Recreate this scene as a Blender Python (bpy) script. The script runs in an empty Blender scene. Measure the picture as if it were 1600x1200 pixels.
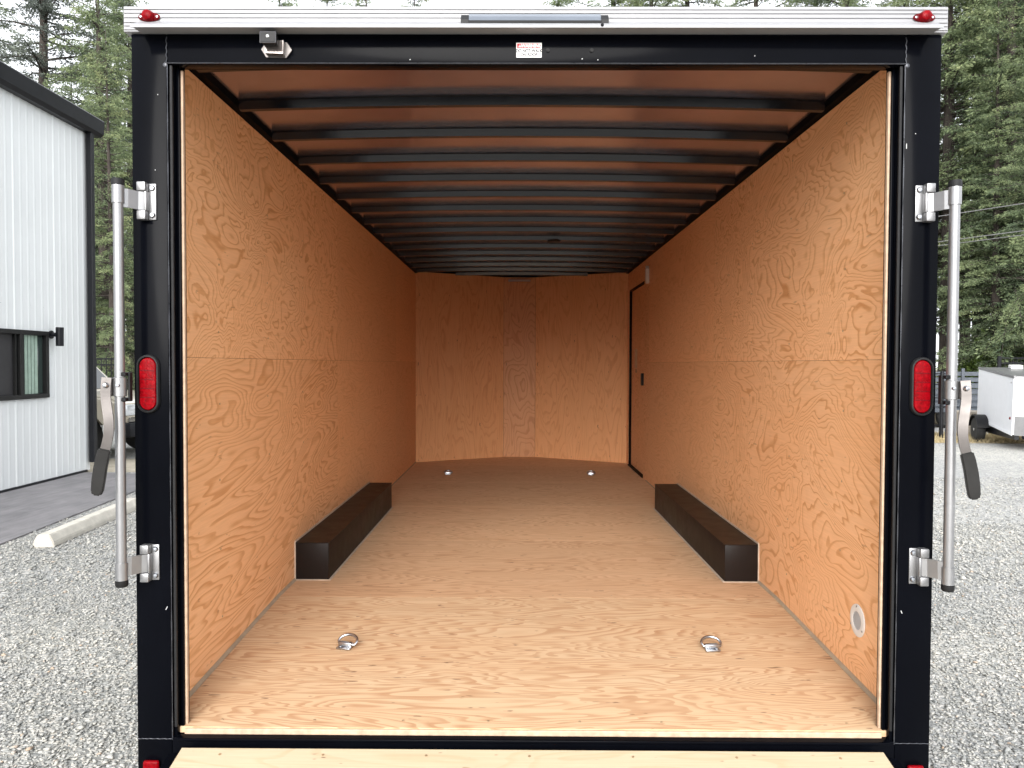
import bpy, bmesh, math, random
import numpy as np
from mathutils import Vector, Matrix

R = math.radians
sc = bpy.context.scene
COL = sc.collection

# ------------------------------------------------------------------ camera, sky, sun, exposure
CAMZ = 1.755
cd = bpy.data.cameras.new('camera'); cam = bpy.data.objects.new('camera', cd); COL.objects.link(cam)
cd.sensor_fit = 'HORIZONTAL'; cd.sensor_width = 36.0; cd.lens = 36.0 * 1195 / 1600
cd.clip_start = 0.05; cd.clip_end = 2000
cam.matrix_world = (Matrix.Translation((-0.056, -2.47, CAMZ)) @ Matrix.Rotation(R(0.336), 4, 'Z')
                    @ Matrix.Rotation(R(90 - 1.49), 4, 'X') @ Matrix.Rotation(R(0.2), 4, 'Z'))
sc.camera = cam

world = bpy.data.worlds.new('World'); sc.world = world; world.use_nodes = True
wn, wl = world.node_tree.nodes, world.node_tree.links
for n in list(wn): wn.remove(n)
sky = wn.new('ShaderNodeTexSky'); sky.sky_type = 'NISHITA'; sky.sun_disc = False
sky.sun_elevation = R(23); sky.sun_rotation = R(190); sky.dust_density = 4.0; sky.air_density = 1.0; sky.ozone_density = 1.0
hs = wn.new('ShaderNodeHueSaturation'); hs.inputs['Saturation'].default_value = 0.16
mixw = wn.new('ShaderNodeMix'); mixw.data_type = 'RGBA'; mixw.inputs[0].default_value = 0.6
mixw.inputs[7].default_value = (9.2, 9.5, 10.0, 1)          # even cloud deck over the clear sky
bg = wn.new('ShaderNodeBackground'); bg.inputs['Strength'].default_value = 0.13
wo = wn.new('ShaderNodeOutputWorld')
wl.new(sky.outputs[0], hs.inputs['Color']); wl.new(hs.outputs[0], mixw.inputs[6]); wl.new(mixw.outputs[2], bg.inputs[0]); wl.new(bg.outputs[0], wo.inputs[0])

sd = bpy.data.lights.new('sun', 'SUN'); sd.energy = 1.5; sd.angle = R(38); sd.color = (1.0, 0.97, 0.93)
sun = bpy.data.objects.new('sun', sd); COL.objects.link(sun)
sun.rotation_euler = Vector((0.06, 0.918, -0.39)).to_track_quat('-Z', 'Y').to_euler()

vs = sc.view_settings
vs.view_transform = 'Standard'; vs.look = 'None'; vs.gamma = 1.0; vs.use_curve_mapping = False
vs.exposure = 1.3
sc.cycles.max_bounces = 10; sc.cycles.diffuse_bounces = 7; sc.cycles.glossy_bounces = 4; sc.cycles.transparent_max_bounces = 8
sc.cycles.use_adaptive_sampling = True; sc.cycles.adaptive_threshold = 0.025
sc.cycles.use_denoising = True
sc.cycles.caustics_reflective = False; sc.cycles.caustics_refractive = False

# ------------------------------------------------------------------ helpers
class MB:
    """collects shapes into one bmesh"""
    def __init__(s): s.bm = bmesh.new()
    def verts(s, geom): return [v for v in geom if isinstance(v, bmesh.types.BMVert)]
    def box(s, x0, x1, y0, y1, z0, z1, bev=0, M=None, seg=2):
        r = bmesh.ops.create_cube(s.bm, size=1)
        vv = r['verts']
        for v in vv:
            v.co = Vector(((x0 + x1) / 2 + v.co.x * (x1 - x0), (y0 + y1) / 2 + v.co.y * (y1 - y0), (z0 + z1) / 2 + v.co.z * (z1 - z0)))
        if bev:
            ee = list({e for v in vv for e in v.link_edges})
            r = bmesh.ops.bevel(s.bm, geom=ee, offset=bev, segments=seg, affect='EDGES', profile=0.5)
            vv = list({v for f in r['faces'] for v in f.verts} | {v for v in vv if v.is_valid})
        if M is not None:
            for v in vv: v.co = M @ v.co
        return s
    def tube(s, p0, p1, r0, r1=None, n=16, caps=True):
        r1 = r0 if r1 is None else r1
        p0, p1 = Vector(p0), Vector(p1); d = p1 - p0
        q = d.to_track_quat('Z', 'Y').to_matrix().to_4x4()
        bmesh.ops.create_cone(s.bm, cap_ends=caps, segments=n, radius1=max(r0, 1e-4), radius2=max(r1, 1e-4), depth=d.length,
                              matrix=Matrix.Translation((p0 + p1) / 2) @ q)
        return s
    def path(s, pts, r, n=8, closed=False):
        pts = [Vector(p) for p in pts]; m = len(pts); rings = []
        up = Vector((0, 0, 1)); last = None
        for i in range(m):
            if closed: t = pts[(i + 1) % m] - pts[i - 1]
            else: t = pts[min(i + 1, m - 1)] - pts[max(i - 1, 0)]
            t.normalize()
            if last is None:
                a = t.cross(up)
                if a.length < 1e-3: a = t.cross(Vector((1, 0, 0)))
            else: a = last - t * last.dot(t)
            a.normalize(); last = a; b = t.cross(a)
            rr = r[i] if isinstance(r, (list, tuple)) else r
            rings.append([s.bm.verts.new(pts[i] + (a * math.cos(2 * math.pi * k / n) + b * math.sin(2 * math.pi * k / n)) * rr) for k in range(n)])
        for i in range(m if closed else m - 1):
            A, B = rings[i], rings[(i + 1) % m]
            for k in range(n):
                s.bm.faces.new((A[k], A[(k + 1) % n], B[(k + 1) % n], B[k]))
        if not closed:
            s.bm.faces.new(rings[0]); s.bm.faces.new(list(reversed(rings[-1])))
        return s
    def sweep(s, pts, across, w, t):
        """rectangular bar along pts; 'across' is the thickness direction t, width w lies square to path"""
        pts = [Vector(p) for p in pts]; across = Vector(across).normalized(); rings = []
        for i in range(len(pts)):
            d = (pts[min(i + 1, len(pts) - 1)] - pts[max(i - 1, 0)]).normalized()
            a = d.cross(across).normalized()
            ww = w[i] if isinstance(w, (list, tuple)) else w
            rings.append([s.bm.verts.new(pts[i] + a * sa * ww / 2 + across * sb * t / 2) for sa, sb in ((-1, -1), (1, -1), (1, 1), (-1, 1))])
        for A, B in zip(rings, rings[1:]):
            for k in range(4): s.bm.faces.new((A[k], A[(k + 1) % 4], B[(k + 1) % 4], B[k]))
        s.bm.faces.new(rings[0]); s.bm.faces.new(list(reversed(rings[-1])))
        return s
    def prism(s, poly, axis, a0, a1):
        """extrude 2-D poly along axis ('x','y','z') from a0 to a1; poly in the other two axes in order"""
        def P(p, a):
            return {'x': (a, p[0], p[1]), 'y': (p[0], a, p[1]), 'z': (p[0], p[1], a)}[axis]
        A = [s.bm.verts.new(P(p, a0)) for p in poly]; B = [s.bm.verts.new(P(p, a1)) for p in poly]
        n = len(poly)
        for i in range(n): s.bm.faces.new((A[i], A[(i + 1) % n], B[(i + 1) % n], B[i]))
        s.bm.faces.new(list(reversed(A))); s.bm.faces.new(B)
        return s
    def lathe(s, prof, c, axis='y', n=28):
        """prof: (radius, along) pairs, turned about axis through c"""
        c = Vector(c); rings = []
        for r, a in prof:
            ring = []
            for k in range(n):
                th = 2 * math.pi * k / n; u, v = r * math.cos(th), r * math.sin(th)
                o = {'x': (a, u, v), 'y': (u, a, v), 'z': (u, v, a)}[axis]
                ring.append(s.bm.verts.new(c + Vector(o)))
            rings.append(ring)
        for A, B in zip(rings, rings[1:]):
            for k in range(n): s.bm.faces.new((A[k], A[(k + 1) % n], B[(k + 1) % n], B[k]))
        if prof[0][0] > 1e-5: s.bm.faces.new(rings[0])
        if prof[-1][0] > 1e-5: s.bm.faces.new(list(reversed(rings[-1])))
        return s
    def quadgrid(s, fn, nu, nv):
        g = [[s.bm.verts.new(fn(i / nu, j / nv)) for j in range(nv + 1)] for i in range(nu + 1)]
        for i in range(nu):
            for j in range(nv): s.bm.faces.new((g[i][j], g[i + 1][j], g[i + 1][j + 1], g[i][j + 1]))
        return s
    def build(s, name, mat, parent=None, smooth=False, M=None, keep=False):
        if not keep:
            bmesh.ops.recalc_face_normals(s.bm, faces=s.bm.faces[:])
        me = bpy.data.meshes.new(name)
        if M is not None: bmesh.ops.transform(s.bm, matrix=M, verts=s.bm.verts[:])
        s.bm.to_mesh(me); s.bm.free()
        if mat: me.materials.append(mat)
        if smooth:
            for p in me.polygons: p.use_smooth = True
            me.set_sharp_from_angle(angle=R(38))
        o = bpy.data.objects.new(name, me); COL.objects.link(o)
        if parent: o.parent = parent
        return o

def tag(o, label=None, cat=None, group=None, kind=None):
    if label: o['label'] = label
    if cat: o['category'] = cat
    if group: o['group'] = group
    if kind: o['kind'] = kind
    return o
def empty(name, loc=(0, 0, 0), rot=(0, 0, 0)):
    o = bpy.data.objects.new(name, None); COL.objects.link(o); o.location = loc; o.rotation_euler = rot
    o.empty_display_size = 0.2
    return o
def box(name, mat, parent, x0, x1, y0, y1, z0, z1, bev=0, smooth=False):
    return MB().box(x0, x1, y0, y1, z0, z1, bev).build(name, mat, parent, smooth)
def origin_box(name, mat, parent, x0, x1, y0, y1, z0, z1, bev=0):
    c = Vector(((x0 + x1) / 2, (y0 + y1) / 2, (z0 + z1) / 2))
    o = MB().box(x0 - c.x, x1 - c.x, y0 - c.y, y1 - c.y, z0 - c.z, z1 - c.z, bev).build(name, mat, parent)
    o.location = c
    return o

# ------------------------------------------------------------------ materials
def newmat(name):
    m = bpy.data.materials.new(name); m.use_nodes = True
    nt = m.node_tree; b = nt.nodes['Principled BSDF']
    return m, nt.nodes, nt.links, b
def ramp(nodes, stops, interp='LINEAR'):
    r = nodes.new('ShaderNodeValToRGB'); r.color_ramp.interpolation = interp
    e = r.color_ramp.elements
    while len(e) < len(stops): e.new(0.5)
    for el, (p, c) in zip(e, stops):
        el.position = p; el.color = (c if len(c) == 4 else (*c, 1)) if not isinstance(c, (int, float)) else (c, c, c, 1)
    return r
def noise(nodes, links, vec, scale, detail=3, rough=0.5, dist=0.0):
    n = nodes.new('ShaderNodeTexNoise'); n.inputs['Scale'].default_value = scale; n.inputs['Detail'].default_value = detail
    n.inputs['Roughness'].default_value = rough; n.inputs['Distortion'].default_value = dist
    if vec is not None: links.new(vec, n.inputs['Vector'])
    return n
def math_(nodes, links, op, a, b=None):
    n = nodes.new('ShaderNodeMath'); n.operation = op
    for i, v in enumerate((a, b)):
        if v is None: continue
        if isinstance(v, (int, float)): n.inputs[i].default_value = v
        else: links.new(v, n.inputs[i])
    return n.outputs[0]
def mixc(nodes, links, fac, a, b, mode='MIX'):
    n = nodes.new('ShaderNodeMix'); n.data_type = 'RGBA'; n.blend_type = mode
    for i, v in ((0, fac), (6, a), (7, b)):
        if isinstance(v, (int, float)): n.inputs[i].default_value = v
        elif isinstance(v, tuple): n.inputs[i].default_value = v if len(v) == 4 else (*v, 1)
        else: links.new(v, n.inputs[i])
    return n.outputs[2]
def bump(nodes, links, b, h, strength=0.3, dist=0.01):
    n = nodes.new('ShaderNodeBump'); n.inputs['Strength'].default_value = strength; n.inputs['Distance'].default_value = dist
    links.new(h, n.inputs['Height']); links.new(n.outputs[0], b.inputs['Normal'])

def simple(name, col, rough=0.5, metal=0.0, spec=0.5, var=0.12, scale=6.0, bmp=0.0, bscale=60, rvar=0.1, coat=0.0):
    m, N, L, b = newmat(name)
    tc = N.new('ShaderNodeTexCoord')
    n = noise(N, L, tc.outputs['Object'], scale, 5, 0.6)
    r = ramp(N, [(0.3, tuple(c * (1 - var) for c in col)), (0.7, tuple(min(1, c * (1 + var)) for c in col))])
    L.new(n.outputs[0], r.inputs[0]); L.new(r.outputs[0], b.inputs['Base Color'])
    rr = N.new('ShaderNodeMapRange'); rr.inputs[3].default_value = max(0.02, rough - rvar); rr.inputs[4].default_value = min(1, rough + rvar)
    n2 = noise(N, L, tc.outputs['Object'], scale * 2.3, 4, 0.6); L.new(n2.outputs[0], rr.inputs[0]); L.new(rr.outputs[0], b.inputs['Roughness'])
    b.inputs['Metallic'].default_value = metal; b.inputs['Specular IOR Level'].default_value = spec; b.inputs['Coat Weight'].default_value = coat
    if bmp:
        n3 = noise(N, L, tc.outputs['Object'], bscale, 3, 0.6); bump(N, L, b, n3.outputs[0], bmp, 0.004)
    return m

def plywood(name, stretch, light, mid, dark, K=11, line=(0.62, 0.84, 0.95), dist=0.5, detail=2.6, fleck=0.0, fibre=(3, 150, 150),
            rough=0.5, big=0.35, strength=1.0, spec=0.25, tilt=0.0):
    """rotary-cut fir veneer: growth-ring contours of a stretched noise field; every sheet takes its own cut"""
    m, N, L, b = newmat(name)
    tc = N.new('ShaderNodeTexCoord'); oi = N.new('ShaderNodeObjectInfo')
    vm = N.new('ShaderNodeVectorMath'); vm.operation = 'MULTIPLY'; vm.inputs[1].default_value = stretch; rot = N.new('ShaderNodeVectorRotate'); rot.rotation_type = 'X_AXIS'; rot.inputs['Angle'].default_value = R(tilt)
    L.new(tc.outputs['Object'], rot.inputs['Vector']); L.new(rot.outputs[0], vm.inputs[0])
    sv = N.new('ShaderNodeVectorMath'); sv.operation = 'SCALE'; sv.inputs[0].default_value = (37.3, 91.7, 53.1); L.new(oi.outputs['Random'], sv.inputs['Scale'])
    av = N.new('ShaderNodeVectorMath'); av.operation = 'ADD'; L.new(vm.outputs[0], av.inputs[0]); L.new(sv.outputs[0], av.inputs[1])
    V = av.outputs[0]
    n1 = noise(N, L, V, 1.0, detail, 0.46, dist)
    n0 = noise(N, L, V, 0.35, 1, 0.5, 0.2)
    vo = N.new('ShaderNodeTexVoronoi'); vo.feature = 'SMOOTH_F1'; vo.inputs['Scale'].default_value = 0.8; vo.inputs['Smoothness'].default_value = 0.35; L.new(V, vo.inputs['Vector'])
    h = math_(N, L, 'MULTIPLY', n1.outputs[0], K)
    h = math_(N, L, 'ADD', h, math_(N, L, 'MULTIPLY', n0.outputs[0], K * 1.1))
    h = math_(N, L, 'ADD', h, math_(N, L, 'MULTIPLY', vo.outputs['Distance'], K * 0.16))
    f = math_(N, L, 'FRACT', h)
    lr = ramp(N, [(0.0, 0.0), (line[0], 0.10), (line[1], 1.0), (line[2], 0.85), (1.0, 0.0)]); L.new(f, lr.inputs[0])
    # line weight wanders over the sheet
    nw = noise(N, L, V, 1.7, 3, 0.6); wr = N.new('ShaderNodeMapRange'); wr.inputs[1].default_value = 0.3; wr.inputs[2].default_value = 0.68
    wr.inputs[3].default_value = 0.5 * strength; wr.inputs[4].default_value = strength; L.new(nw.outputs[0], wr.inputs[0])
    lf = math_(N, L, 'MULTIPLY', lr.outputs[0], wr.outputs[0])
    # broad tone drift
    nb = noise(N, L, V, 0.9, 3, 0.55); br = ramp(N, [(0.36, 0.0), (0.66, 1.0)]); L.new(nb.outputs[0], br.inputs[0])
    c = mixc(N, L, math_(N, L, 'MULTIPLY', br.outputs[0], big), light, mid)
    c = mixc(N, L, lf, c, dark)
    # fibres
    fm = N.new('ShaderNodeVectorMath'); fm.operation = 'MULTIPLY'; fm.inputs[1].default_value = fibre; L.new(tc.outputs['Object'], fm.inputs[0])
    nf = noise(N, L, fm.outputs[0], 1.0, 3, 0.6); fr = ramp(N, [(0.35, (0.94, 0.93, 0.92)), (0.65, (1.03, 1.03, 1.03))]); L.new(nf.outputs[0], fr.inputs[0])
    c = mixc(N, L, 1.0, c, fr.outputs[0], 'MULTIPLY')
    if fleck:
        fk = N.new('ShaderNodeVectorMath'); fk.operation = 'MULTIPLY'; fk.inputs[1].default_value = tuple(11 if s == min(stretch) else 46 for s in stretch)
        L.new(tc.outputs['Object'], fk.inputs[0])
        nk = noise(N, L, fk.outputs[0], 1.0, 2, 0.6); kr = ramp(N, [(0.69, 0.0), (0.73, 1.0)]); L.new(nk.outputs[0], kr.inputs[0])
        c = mixc(N, L, math_(N, L, 'MULTIPLY', kr.outputs[0], fleck), c, (0.11, 0.05, 0.025))
    # each sheet a touch lighter or darker
    tone = N.new('ShaderNodeMapRange'); tone.inputs[3].default_value = 0.93; tone.inputs[4].default_value = 1.06; L.new(oi.outputs['Random'], tone.inputs[0])
    tv = N.new('ShaderNodeCombineColor')
    for i in range(3): L.new(tone.outputs[0], tv.inputs[i])
    c = mixc(N, L, 1.0, c, tv.outputs[0], 'MULTIPLY')
    L.new(c, b.inputs['Base Color']); b.inputs['Roughness'].default_value = rough; b.inputs['Specular IOR Level'].default_value = spec
    return m

M = {}
WL, WM, WD = (0.87, 0.52, 0.285), (0.83, 0.44, 0.21), (0.61, 0.285, 0.11)
M['ply_wall'] = plywood('plywood_wall', (4, 1.7, 3.0), WL, WM, WD, K=25, fibre=(150, 6, 150), detail=3.6, dist=0.7, line=(0.60, 0.86, 0.95), fleck=0.3)
M['ply_streak'] = plywood('plywood_wall_streaked', (4, 0.62, 2.9), WL, WM, WD, K=36, fibre=(150, 6, 150), dist=0.6, detail=3.2, fleck=0.3, line=(0.50, 0.84, 0.95), tilt=-9)
M['ply_swirl'] = plywood('plywood_wall_swirled', (4, 1.3, 2.3), WL, WM, WD, K=28, fibre=(150, 6, 150), dist=0.9, detail=3.0, fleck=0.3, line=(0.66, 0.88, 0.96), big=0.5)
M['ply_faint'] = plywood('plywood_wall_faint', (4, 1.0, 3.4), (0.85, 0.495, 0.265), WM, (0.66, 0.32, 0.13), K=24, fibre=(150, 6, 150), detail=3.2, fleck=0.3, strength=0.6)
M['ply_nose'] = plywood('plywood_nose', (4.2, 4.2, 0.9), (0.80, 0.43, 0.21), (0.74, 0.36, 0.16), (0.60, 0.26, 0.10), K=16, fibre=(150, 150, 4), fleck=0.75, strength=0.6)
M['ply_nose_centre'] = plywood('plywood_nose_centre', (3.0, 3.0, 1.1), (0.74, 0.38, 0.18), (0.70, 0.33, 0.145), (0.53, 0.22, 0.085), K=20, fibre=(150, 150, 4), fleck=0.6, strength=0.8)
M['ply_floor'] = plywood('plywood_floor', (0.95, 5.2, 5.2), (0.585, 0.42, 0.265), (0.565, 0.34, 0.185), (0.40, 0.215, 0.11), K=27, fibre=(4, 150, 150), fleck=0.75,
                         line=(0.4, 0.8, 0.95), rough=0.6, strength=0.9, spec=0.12, detail=3.2)
M['ply_floor_plain'] = plywood('plywood_floor_plain', (0.9, 4.2, 4.2), (0.67, 0.445, 0.275), (0.62, 0.38, 0.22), (0.43, 0.235, 0.12), K=26, fibre=(5, 150, 150), fleck=0.7, line=(0.4, 0.8, 0.95), rough=0.6, strength=0.65, spec=0.12, detail=3.2)
M['ply_ramp'] = plywood('plywood_ramp', (1.0, 5.0, 5.0), (0.49, 0.405, 0.28), (0.475, 0.37, 0.235), (0.42, 0.30, 0.17), K=12, fibre=(4, 150, 150), fleck=0.7, strength=0.5)
M['ply_edge'] = simple('plywood_edge', (0.44, 0.31, 0.215), 0.7, var=0.2, scale=40)
M['frame'] = simple('black_frame_paint', (0.0018, 0.0021, 0.0034), 0.15, spec=0.04, var=0.2, scale=3, rvar=0.04, bmp=0.02, bscale=9)
M['weld'] = simple('weld_bead', (0.05, 0.052, 0.06), 0.3, metal=0.5, var=0.3, scale=40)
M['rail'] = simple('black_rail', (0.002, 0.002, 0.003), 0.5, spec=0.04)
M['bow'] = simple('black_bow_paint', (0.006, 0.007, 0.010), 0.17, spec=0.45, var=0.2, scale=4)
M['skin'] = simple('roof_skin_underside', (0.52, 0.47, 0.56), 0.2, metal=0.95, var=0.15, scale=2, rvar=0.08, bmp=0.10, bscale=2.2)
M['box'] = simple('wheel_box_paint', (0.014, 0.010, 0.0085), 0.38, spec=0.1, var=0.15, scale=5)
M['alu'] = simple('bare_aluminium', (0.28, 0.28, 0.285), 0.40, metal=0.8, var=0.08, scale=9, rvar=0.1)
M['white_trim'] = simple('white_trim', (0.265, 0.265, 0.275), 0.35, var=0.05, scale=12)
M['strap'] = simple('reflection_tinted_aluminium', (0.115, 0.105, 0.10), 0.38, metal=0.7, var=0.1, scale=20)  # aluminium darkened and warmed, the ramp's reflection put into its colour
M['bezel'] = simple('camera_bezel', (0.05, 0.05, 0.055), 0.4, spec=0.3)
M['steel'] = simple('zinc_steel', (0.42, 0.44, 0.47), 0.3, metal=1.0, var=0.12, scale=30)
M['chrome'] = simple('chrome', (0.30, 0.29, 0.275), 0.12, metal=1.0, var=0.05)
M['rubber'] = simple('black_rubber', (0.008, 0.008, 0.0085), 0.6, spec=0.25, var=0.2, scale=30, bmp=0.1)
M['grip'] = simple('black_grip', (0.009, 0.0085, 0.008), 0.5, spec=0.25, var=0.2, scale=30)
M['red'] = simple('red_lens', (0.17, 0.0010, 0.0035), 0.24, spec=0.08, var=0.45, scale=70, bmp=0.3, bscale=140)
M['red_dark'] = simple('red_lens_core', (0.10, 0.001, 0.003), 0.3, spec=0.15, var=0.3, scale=60)
M['white_plastic'] = simple('white_plastic', (0.72, 0.71, 0.68), 0.45, var=0.06)
M['grey_plastic'] = simple('grey_plastic', (0.42, 0.42, 0.42), 0.5, var=0.1)
M['black_plastic'] = simple('black_plastic', (0.007, 0.007, 0.008), 0.4, spec=0.18, var=0.1)
M['smoke'] = simple('smoked_lens', (0.09, 0.105, 0.13), 0.14, var=0.1, coat=0.6)
M['caulk'] = simple('tan_caulk', (0.34, 0.27, 0.19), 0.6, var=0.15, scale=20)
M['box_caulk'] = simple('pale_caulk', (0.50, 0.40, 0.31), 0.6, var=0.15, scale=20)
M['sticker_red'] = simple('sticker_red', (0.55, 0.03, 0.04), 0.5, var=0.03)
M['sticker_white'] = simple('sticker_white', (0.78, 0.77, 0.76), 0.5, var=0.03)
M['ink'] = simple('ink', (0.05, 0.05, 0.055), 0.6, var=0.03)

# ------------------------------------------------------------------ ground
def gravel_material():
    m, N, L, b = newmat('crushed_gravel')
    tc = N.new('ShaderNodeTexCoord')
    v1 = N.new('ShaderNodeTexVoronoi'); v1.inputs['Scale'].default_value = 44; v1.inputs['Randomness'].default_value = 1
    nd = noise(N, L, tc.outputs['Object'], 30, 2); vv = N.new('ShaderNodeVectorMath'); vv.operation = 'MULTIPLY_ADD'
    L.new(nd.outputs[1], vv.inputs[0]); vv.inputs[1].default_value = (0.02, 0.02, 0.02); L.new(tc.outputs['Object'], vv.inputs[2])
    L.new(vv.outputs[0], v1.inputs['Vector'])
    sp = N.new('ShaderNodeSeparateColor'); L.new(v1.outputs['Color'], sp.inputs[0])
    r = ramp(N, [(0.0, (0.26, 0.265, 0.26)), (0.35, (0.35, 0.355, 0.345)), (0.7, (0.43, 0.425, 0.41)), (0.93, (0.51, 0.49, 0.455)), (1.0, (0.60, 0.59, 0.57))]); L.new(sp.outputs[0], r.inputs[0])
    dr = ramp(N, [(0.0, 1.0), (0.6, 0.85), (0.95, 0.45)]); L.new(v1.outputs['Distance'], dr.inputs[0])
    nl = noise(N, L, tc.outputs['Object'], 0.35, 5, 0.65); lr = ramp(N, [(0.35, (0.88, 0.88, 0.89)), (0.68, (1.12, 1.10, 1.05))]); L.new(nl.outputs[0], lr.inputs[0])
    c = mixc(N, L, 1.0, r.outputs[0], lr.outputs[0], 'MULTIPLY')
    L.new(c, b.inputs['Base Color']); b.inputs['Roughness'].default_value = 0.9; b.inputs['Specular IOR Level'].default_value = 0.2
    hgt = math_(N, L, 'SUBTRACT', sp.outputs[1], math_(N, L, 'MULTIPLY', v1.outputs['Distance'], 1.6))
    bump(N, L, b, hgt, 0.9, 0.012)
    return m
M['gravel'] = gravel_material()

def sheet(name, mat, poly, z, label=None, kind='structure'):
    bm = bmesh.new(); bm.faces.new([bm.verts.new((x, y, z)) for x, y in poly])
    me = bpy.data.meshes.new(name); bm.to_mesh(me); bm.free(); me.materials.append(mat)
    o = bpy.data.objects.new(name, me); COL.objects.link(o); tag(o, label, kind=kind); return o
gl = sheet('gravel_ground', M['gravel'], [(-500, -500), (500, -500), (500, 600), (-500, 600)], 0.0, 'grey crushed gravel lot around the trailer')

def ground_mat(name, a, b_, scale, bmp=0.5):
    m, N, L, b = newmat(name); tc = N.new('ShaderNodeTexCoord')
    n = noise(N, L, tc.outputs['Object'], scale, 8, 0.7); r = ramp(N, [(0.35, a), (0.65, b_)]); L.new(n.outputs[0], r.inputs[0])
    L.new(r.outputs[0], b.inputs['Base Color']); b.inputs['Roughness'].default_value = 0.95; b.inputs['Specular IOR Level'].default_value = 0.1
    n2 = noise(N, L, tc.outputs['Object'], scale * 14, 4, 0.7); bump(N, L, b, n2.outputs[0], bmp, 0.03)
    return m
M['forest_floor'] = ground_mat('forest_floor', (0.05, 0.045, 0.03), (0.13, 0.105, 0.07), 0.8)
M['tan_gravel'] = ground_mat('tan_gravel', (0.30, 0.27, 0.21), (0.46, 0.41, 0.33), 5)
sheet('forest_floor', M['forest_floor'], [(-200, 19.5), (200, 19.5), (200, 300), (-200, 300)], 0.004, 'dark needle-covered forest floor under the firs')
sheet('tan_gravel_strip', M['tan_gravel'], [(-14, 9.6), (-3.5, 9.75), (-3.2, 11.3), (-14, 11.6)], 0.004, 'pale tan gravel strip beyond the paved apron')

def patio_material():
    m, N, L, b = newmat('stamped_concrete'); tc = N.new('ShaderNodeTexCoord')
    n = noise(N, L, tc.outputs['Object'], 1.6, 8, 0.65, 0.6); r = ramp(N, [(0.3, (0.13, 0.125, 0.13)), (0.7, (0.235, 0.22, 0.225))]); L.new(n.outputs[0], r.inputs[0])
    st = N.new('ShaderNodeVectorMath'); st.operation = 'MULTIPLY'; st.inputs[1].default_value = (14, 1.5, 1); L.new(tc.outputs['Object'], st.inputs[0])
    n2 = noise(N, L, st.outputs[0], 1.0, 4, 0.6); r2 = ramp(N, [(0.35, 0.85), (0.65, 1.1)]); L.new(n2.outputs[0], r2.inputs[0])
    c = mixc(N, L, 1.0, r.outputs[0], r2.outputs[0], 'MULTIPLY'); L.new(c, b.inputs['Base Color']); b.inputs['Roughness'].default_value = 0.6
    bump(N, L, b, n2.outputs[0], 0.4, 0.01)
    return m
M['patio'] = patio_material()
pat = MB().prism([(-6.93, -3.0), (-4.72, -3.0), (-5.0, 4.9), (-5.24, 7.9), (-5.3, 9.4), (-6.93, 9.55)], 'z', -0.05, 0.018).build('concrete_apron', M['patio'])
tag(pat, 'grey stamped concrete apron along the white metal building', kind='structure')

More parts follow.
